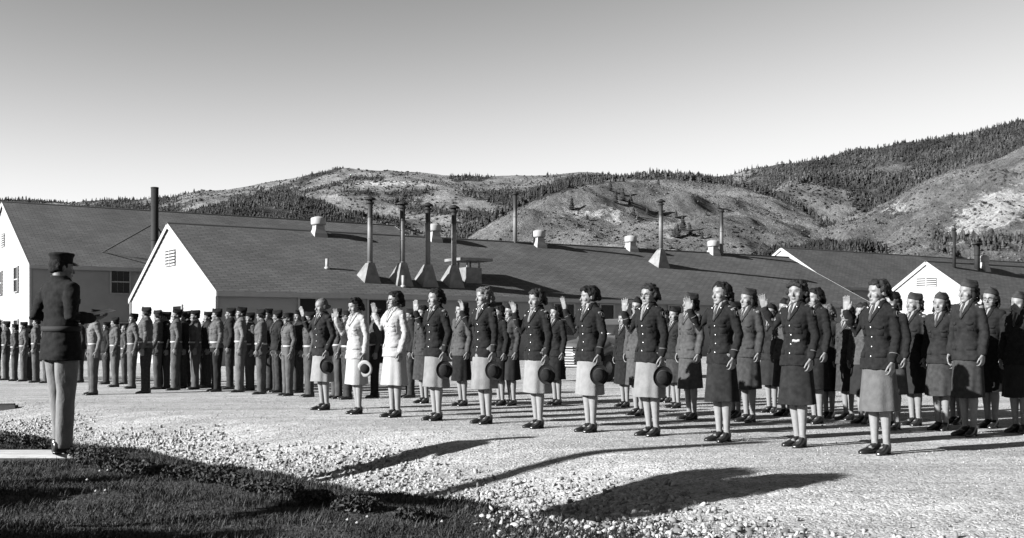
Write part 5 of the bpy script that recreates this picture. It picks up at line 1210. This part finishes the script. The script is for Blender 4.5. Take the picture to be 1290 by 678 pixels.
# one figure of the rear rank with hand raised
P = dict(WOMAN); P.update(hair='capwoman', cap=True, yaw=-4, glasses=True, leg=1.15); SVR = woman_variant(P, 230, .0085, False)
G2 = 'women standing in the rear ranks'
REAR = [ # px, foot y, top y, variant, facing, mats, label
 (533, 508, 384, 4, 222, dict(jacket='wool_mid', skirt='wool_mid', hair='hair_dark'), 'woman in grey suit half hidden behind the raised hand right of the white suits'),
 (581, 511.5, 378, 0, 222, dict(jacket='wool_grey', skirt='wool_dark', cap='wool_dark'), 'capped woman in grey jacket and dark skirt left of the fair curly haired woman'),
 (629, 511, 384, 2, 222, dict(jacket='wool_dark', skirt='wool_dark'), 'bareheaded woman in dark clothes almost hidden behind the fair curly haired woman'),
 (643, 511, 380, 'r', 221, dict(jacket='wool_mid', skirt='navy', cap='wool_dark'), 'capped woman in sunglasses and dark skirt standing left of the smiling woman'),
 (700, 510, 384, 2, 220, dict(jacket='wool_dark', skirt='wool_dark', hair='hair_dark'), 'bareheaded woman in dark clothes just right of the smiling woman'),
 (786, 512.5, 398, 4, 220, dict(jacket='wool_dark', skirt='wool_dark', hair='hair_brown'), 'short bareheaded woman in long dark coat beside the parked car'),
 (803, 523, 372, 3, 219, dict(jacket='wool_grey', skirt='wool_grey', cap='wool_dark'), 'capped woman in pale grey coat looking over the shoulder of the woman in glasses'),
 (838, 507, 390, 2, 219, dict(jacket='wool_dark', skirt='wool_dark'), 'bareheaded dark haired woman seen between two capped women left of the hat shadow'),
 (850, 514, 384, 1, 219, dict(jacket='wool_dark2', skirt='wool_mid', cap='wool_dark'), 'capped woman in dark open coat left of the grey skirt with the hat shadow'),
 (869, 528.5, 366, 0, 219, dict(jacket='wool_grey', skirt='wool_grey', cap='wool_mid'), 'capped woman in grey suit whose skirt carries a round dark shadow'),
 (925, 526, 377, 1, 219, dict(jacket='wool_dark', skirt='wool_dark', cap='wool_dark'), 'capped woman in the dark squeezed between two nearer dark jackets'),
 (942, 531.5, 360, 0, 218, dict(jacket='wool_mid', skirt='wool_mid', cap='wool_mid', hair='hair_brown'), 'capped woman with dark waves in grey jacket, left of the buckled dark suit'),
 (971, 520, 380, 3, 218, dict(jacket='wool_dark2', skirt='navy', cap='wool_dark'), 'capped woman in glasses and dark clothes left of the raised hand of the buckled suit'),
 (989, 524, 373, 1, 218, dict(jacket='wool_grey', skirt='wool_mid', cap='wool_dark'), 'capped woman in pale grey coat right behind the arm of the buckled suit'),
 (1027, 533.5, 361, 2, 217, dict(jacket='wool_dark', skirt='wool_dark', hair='hair_dark'), 'bareheaded woman with dark curls directly right of the buckled suit'),
 (1043, 527, 382, 4, 216, dict(jacket='wool_dark2', skirt='wool_dark', hair='hair_fair'), 'fair haired bareheaded woman in dark coat behind the dark curls'),
 (1067, 529, 383, 2, 216, dict(jacket='wool_mid', skirt='wool_mid', hair='hair_dark'), 'dark haired woman in grey coat behind the raised hand of the nearest woman'),
 (1087, 533.5, 380, 4, 215, dict(jacket='wool_grey', skirt='navy', hair='hair_brown'), 'bareheaded woman in pale grey coat between the raised arm and body of the nearest woman'),
 (1124, 541, 364, 1, 215, dict(jacket='wool_dark', skirt='wool_grey', cap='wool_dark', hair='hair_brown'), 'capped woman hidden behind the nearest woman except cap, hair and grey skirt'),
 (1151, 536, 366, 0, 214, dict(jacket='wool_dark2', skirt='navy', cap='wool_mid', hair='hair_fair'), 'fair haired capped woman in short dark jacket left in front of the small white gable'),  # the shadow on her skirt is put into its dark colour
 (1185, 542, 365, 1, 214, dict(jacket='wool_dark2', skirt='wool_mid', cap='wool_mid'), 'capped woman in profile before the small white gable, second from its left'),
 (1203, 534, 382, 2, 213, dict(jacket='wool_dark', skirt='wool_dark'), 'woman almost hidden behind the tall capped woman at the right'),
 (1219, 549, 343, 0, 214, dict(jacket='wool_dark2', skirt='wool_mid', cap='wool_mid', hair='hair_dark'), 'tallest of the capped women at the right, in dark jacket and grey skirt'),
 (1247, 539, 359, 3, 213, dict(jacket='wool_dark', skirt='wool_dark', cap='wool_mid'), 'capped woman in glasses right behind the tall capped woman'),
 (1283, 545, 364, 1, 213, dict(jacket='wool_dark', skirt='navy', cap='wool_mid'), 'capped woman cut by the right edge of the photo'),
]
for px, fy, ty, k, fac, mats, label in REAR:
    var = SVR if k == 'r' else SV[k]; base = (1.690 if (k == 'r' or k in (0, 1, 3)) else 1.660)
    loc = pix_ground(px, fy); h = (fy - ty) * loc.y / F; sc = max(.90, min(1.06, h / base))
    spawn(var, px, fy, fac + (px * 7.3) % 17 - 8, mats, label, G2, sc)

# soldiers
MV = {}
def mv(key, seed, style, **kw):
    P = dict(MAN); P.update(kw); MV[key] = (man_variant(P, seed, style), 1.755 if kw.get('hat', 'garrison') == 'garrison' else 1.77)
mv('s1', 301, 'shirt', yaw=-10, bag=1.0); mv('s2', 302, 'shirt', yaw=6, pitch=3, bag=1.1, footr=(-.09, .01)); mv('s3', 303, 'shirt', yaw=-25, girth=1.18)
mv('j1', 304, 'jacket', yaw=-5); mv('j2', 305, 'jacket', yaw=15, pitch=2); mv('b1', 306, 'shirt', yaw=0, hat='none')
mv('s4', 308, 'shirt', yaw=-34, pitch=4, right=((-.25, .06, 1.16), (-.22, .02, .91)), left=((.255, .0, 1.15), (.225, -.08, .91)), bag=1.12, footr=(-.11, .03)); mv('s5', 309, 'shirt', yaw=18, pitch=-3, roll=4, girth=.93, bag=.95, left=((.24, .07, 1.16), (.22, .0, .90)), footl=(.10, -.02)); mv('j3', 310, 'jacket', yaw=-28, pitch=5, girth=1.08)
mv('h1', 307, 'shirt', yaw=-8, hat='service', glasses=True)
KH = dict(jacket='khaki', trousers='khaki', cap='wool_dark', tie='tie'); KL = dict(jacket='khaki_light', trousers='khaki', cap='wool_dark'); OL = dict(jacket='olive', trousers='olive', cap='wool_dark'); DK = dict(jacket='navy', trousers='wool_mid', cap='wool_dark', shirt='khaki_light')  # DK: dark suits, with shade on the men put into their colour
GM = 'soldiers standing in ranks on the road'
MEN = [
 (-3, 478, 402, 'j3', DK, 'soldier in dark clothes cut by the left edge of the photo'),
 (8, 479, 404, 's1', OL, 'soldier just inside the left edge of the photo, in front of the barracks corner'),
 (19, 480, 407, 'h1', OL, 'small soldier with a broad peaked cap near the left edge'),
 (30, 480.5, 405, 's2', KH, 'soldier with light shirt between the peaked cap soldier and a dark one near the left'),
 (37, 479.5, 409, 'j2', DK, 'dark soldier in the second rank behind the far left men'),
 (46, 482, 399, 's1', KH, 'tallest soldier left of the officer with bare hands at his side'),
 (59, 482.5, 401, 's4', KH, 'soldier partly hidden by the left hip of the officer'),
 (101, 482, 400, 'j1', DK, 'dark soldier seen just right of the officer below his forearm'),
 (118, 497.5, 389, 's5', KL, 'soldier with light belt standing alone in front, right of the officer'),
 (134, 484, 405, 'j2', DK, 'dark soldier in the gap behind the lone front soldier'),
 (145, 487.5, 399, 's4', KH, 'soldier in wrinkled shirt second to the right of the officer'),
 (157, 484, 408, 'b1', OL, 'small soldier in the rear between two wrinkled shirts'),
 (167, 489.5, 394, 's5', KH, 'bareheaded looking soldier in light shirt left of the stout one'),
 (184, 495.5, 386, 's3', dict(jacket='khaki', trousers='wool_mid', cap='wool_dark'), 'stout soldier with dark trousers and light belt in front of the white gable'),
 (199, 490.5, 390, 's4', OL, 'soldier directly behind the stout one'),
 (209, 490, 392, 'j1', DK, 'soldier in dark jacket below the right half of the white gable'),
 (222, 491.5, 388.5, 's5', KH, 'soldier with pale shirt second right of the stout one'),
 (230, 489, 392, 'j2', DK, 'dark soldier peeping out behind the pale shirt under the gable window'),
 (236, 488.5, 391, 'j3', DK, 'soldier in dark jacket with pale lapel at the right end of the white gable'),
 (246, 490.5, 390, 's2', KH, 'soldier in creased pale shirt under the right corner of the gable'),
 (257, 487.5, 402, 'b1', OL, 'small bareheaded soldier hidden in the rear rank'),
 (262, 488.5, 392, 'j2', DK, 'dark jacketed soldier at the corner of the long hall'),
 (273, 493.5, 388, 's3', dict(jacket='khaki', trousers='navy', cap='wool_dark'), 'soldier with light shirt and very dark trousers at the middle of the rank'),  # shade on his legs is put into the trouser colour
 (290, 490.5, 387, 'j1', DK, 'dark jacketed soldier left of the bright shirted one'),
 (303, 494, 386, 's5', dict(jacket='khaki_light', trousers='khaki_light', cap='wool_dark'), 'bright shirted soldier with a dark tie, tallest in the rank'),
 (315, 492, 393, 's2', OL, 'soldier standing back between two belted men'),
 (329, 496.5, 389, 's4', KH, 'soldier with wide white belt and creased trousers'),
 (338, 492, 388, 'j2', DK, 'dark soldier close behind the wide belted man'),
 (350, 494.5, 390, 'j3', dict(DK, shirt='shirt'), 'soldier in dark jacket with pale shirt front, third from the women'),
 (363, 498.5, 392, 'h1', KH, 'shorter soldier with broad dark cap and pale shirt near the doorway'),
 (376, 494.5, 390, 'j2', DK, 'dark soldier in shade in front of the first doorway'),  # dark cloth colours carry the shade he stands in
 (390, 500, 392, 's1', OL, 'soldier half hidden by the fair haired woman at the end of the front row'),
 (424, 502, 388, 's4', OL, 'soldier with grey trousers between the fair haired woman and the first white suit'),
 (438, 503, 389, 'h1', dict(DK), 'man in glasses looking over the shoulder of the first woman in white'),
 (473, 501, 388, 's5', dict(OL, trousers='navy'), 'soldier seen between the two women in white'),
 (517, 501, 388, 'j1', DK, 'man in dark clothes right of the second woman in white'),
]
rm = random.Random(9)
for px, fy, ty, k, mats, label in MEN:
    var, base = MV[k]; loc = pix_ground(px, fy); h = (fy - ty) * loc.y / F; sc = max(.90, min(1.06, h / base))
    mats = dict(mats); mats['skin'] = rm.choice(['skin_tan', 'skin', 'skin_tan']); mats['hair'] = rm.choice(['hair_dark', 'hair_brown'])
    spawn(var, px, fy, 206 + rm.uniform(-17, 13), mats, label, GM, sc)

# the officer administering the oath
P = dict(MAN); P.update(hat='service', yaw=-12, pitch=4, girth=.90, right=((-.235, .05, 1.18), (-.165, -.20, 1.165)), left=((.265, .10, 1.19), (.13, -.17, 1.15)),
    right_hand=((.15, -1, .05), (.3, 0, 1), (.9, 0, .2), .25, 2), left_hand=((-.45, -.9, .05), (-.3, 0, 1), (-.9, 0, .3), .25, 2), footr=(-.115, .05), footl=(.105, -.05), bag=.88)
var, J, H = man_variant(P, 401, 'officer', .0075)
o, Mw, J = spawn((var, J, H), 0, 0, 52, dict(jacket='wool_dark', trousers='cloth_light2', cap='wool_dark', skin='skin_tan', hair='hair_dark'), 'officer in dark belted tunic and pale trousers seen from behind on the timber step', None, 1.045, loc=Vector((OFF.x, OFF.y, PL_Z)))
p = Mw @ Vector((-.04, -.34, 1.215)); A = []; B = []
Mr = Matrix.Rotation(R(52) + math.pi / 2, 3, 'Z') @ Matrix.Rotation(R(-16), 3, 'X')
b = MB()
for r in range(5): A.append([Mr @ Vector((x * .09, y_ * .8, .012 * math.cos(x * 2) + .004 * r)) for x in (-1, -.5, 0, .5, 1) for y_ in [(r - 2) * .07]]); B.append([q - Vector((0, 0, .0025)) for q in A[-1]])
b.gridsolid(A, B); me = b.mesh('paper_sheet'); fixnormals(me); tag(link('paper_sheet', me, M['paper'], loc=p), 'sheet of paper held out in the hands of the officer', 'paper')

# ------------------------------------------------------------------ camera, light, sky
cam = bpy.data.cameras.new('camera'); co_ = bpy.data.objects.new('camera', cam); COL.objects.link(co_); scene.camera = co_
co_.location = (0, 0, CAMH); co_.rotation_euler = (math.pi / 2, 0, 0); cam.sensor_width = 36; cam.lens = F / 1290 * 36; cam.shift_y = (HY - 339) / 1290; cam.clip_end = 20000; cam.clip_start = .05
AZ = 26.5; EL = 21.5
sun = bpy.data.lights.new('sun', 'SUN'); sun.energy = 5.0; sun.angle = R(.53); sun.color = (1, 1, 1)
so = bpy.data.objects.new('sun', sun); COL.objects.link(so)
sd = Vector((-math.cos(R(AZ)) * math.cos(R(EL)), -math.sin(R(AZ)) * math.cos(R(EL)), math.sin(R(EL)))); so.rotation_euler = sd.to_track_quat('Z', 'Y').to_euler(); so.location = sd * 50
w = bpy.data.worlds.new('World'); scene.world = w; w.use_nodes = True; nt = w.node_tree; L = nt.links
sky = nt.nodes.new('ShaderNodeTexSky'); sky.sky_type = 'NISHITA'; sky.sun_disc = False; sky.sun_elevation = R(EL)
# nishita: rotation 0 puts the sun on +Y, turning clockwise seen from above
sky.sun_rotation = math.atan2(sd.x, sd.y); sky.altitude = 2800; sky.air_density = 1.0; sky.dust_density = 1.0; sky.ozone_density = 1.0
sep = nt.nodes.new('ShaderNodeSeparateColor'); L.new(sky.outputs[0], sep.inputs[0])      # orthochromatic plate behind a yellow filter: grey sky from the red and green light
p2_ = nt.nodes.new('ShaderNodeMath'); p2_.operation = 'POWER'; L.new(sep.outputs[0], p2_.inputs[0]); p2_.inputs[1].default_value = 2.3      # the contrast of the plate
def m3(op, a, b_):
    n = nt.nodes.new('ShaderNodeMath'); n.operation = op
    for i, v in enumerate((a, b_)):
        if isinstance(v, float): n.inputs[i].default_value = v
        else: L.new(v, n.inputs[i])
    return n
# soft shoulder of the plate
mxx = m3('MULTIPLY', m3('SUBTRACT', 1.0, m3('POWER', math.e, m3('MULTIPLY', p2_.outputs[0], -.245).outputs[0]).outputs[0]).outputs[0], 5.9)
cmb = nt.nodes.new('ShaderNodeCombineColor'); [L.new(mxx.outputs[0], cmb.inputs[i]) for i in range(3)]
bg = nt.nodes['Background']; L.new(cmb.outputs[0], bg.inputs[0]); bg.inputs[1].default_value = .05
scene.view_settings.view_transform = 'Standard'; scene.view_settings.look = 'None'; scene.view_settings.gamma = 1; scene.view_settings.exposure = 1.84
scene.render.resolution_x = 1024; scene.render.resolution_y = 538
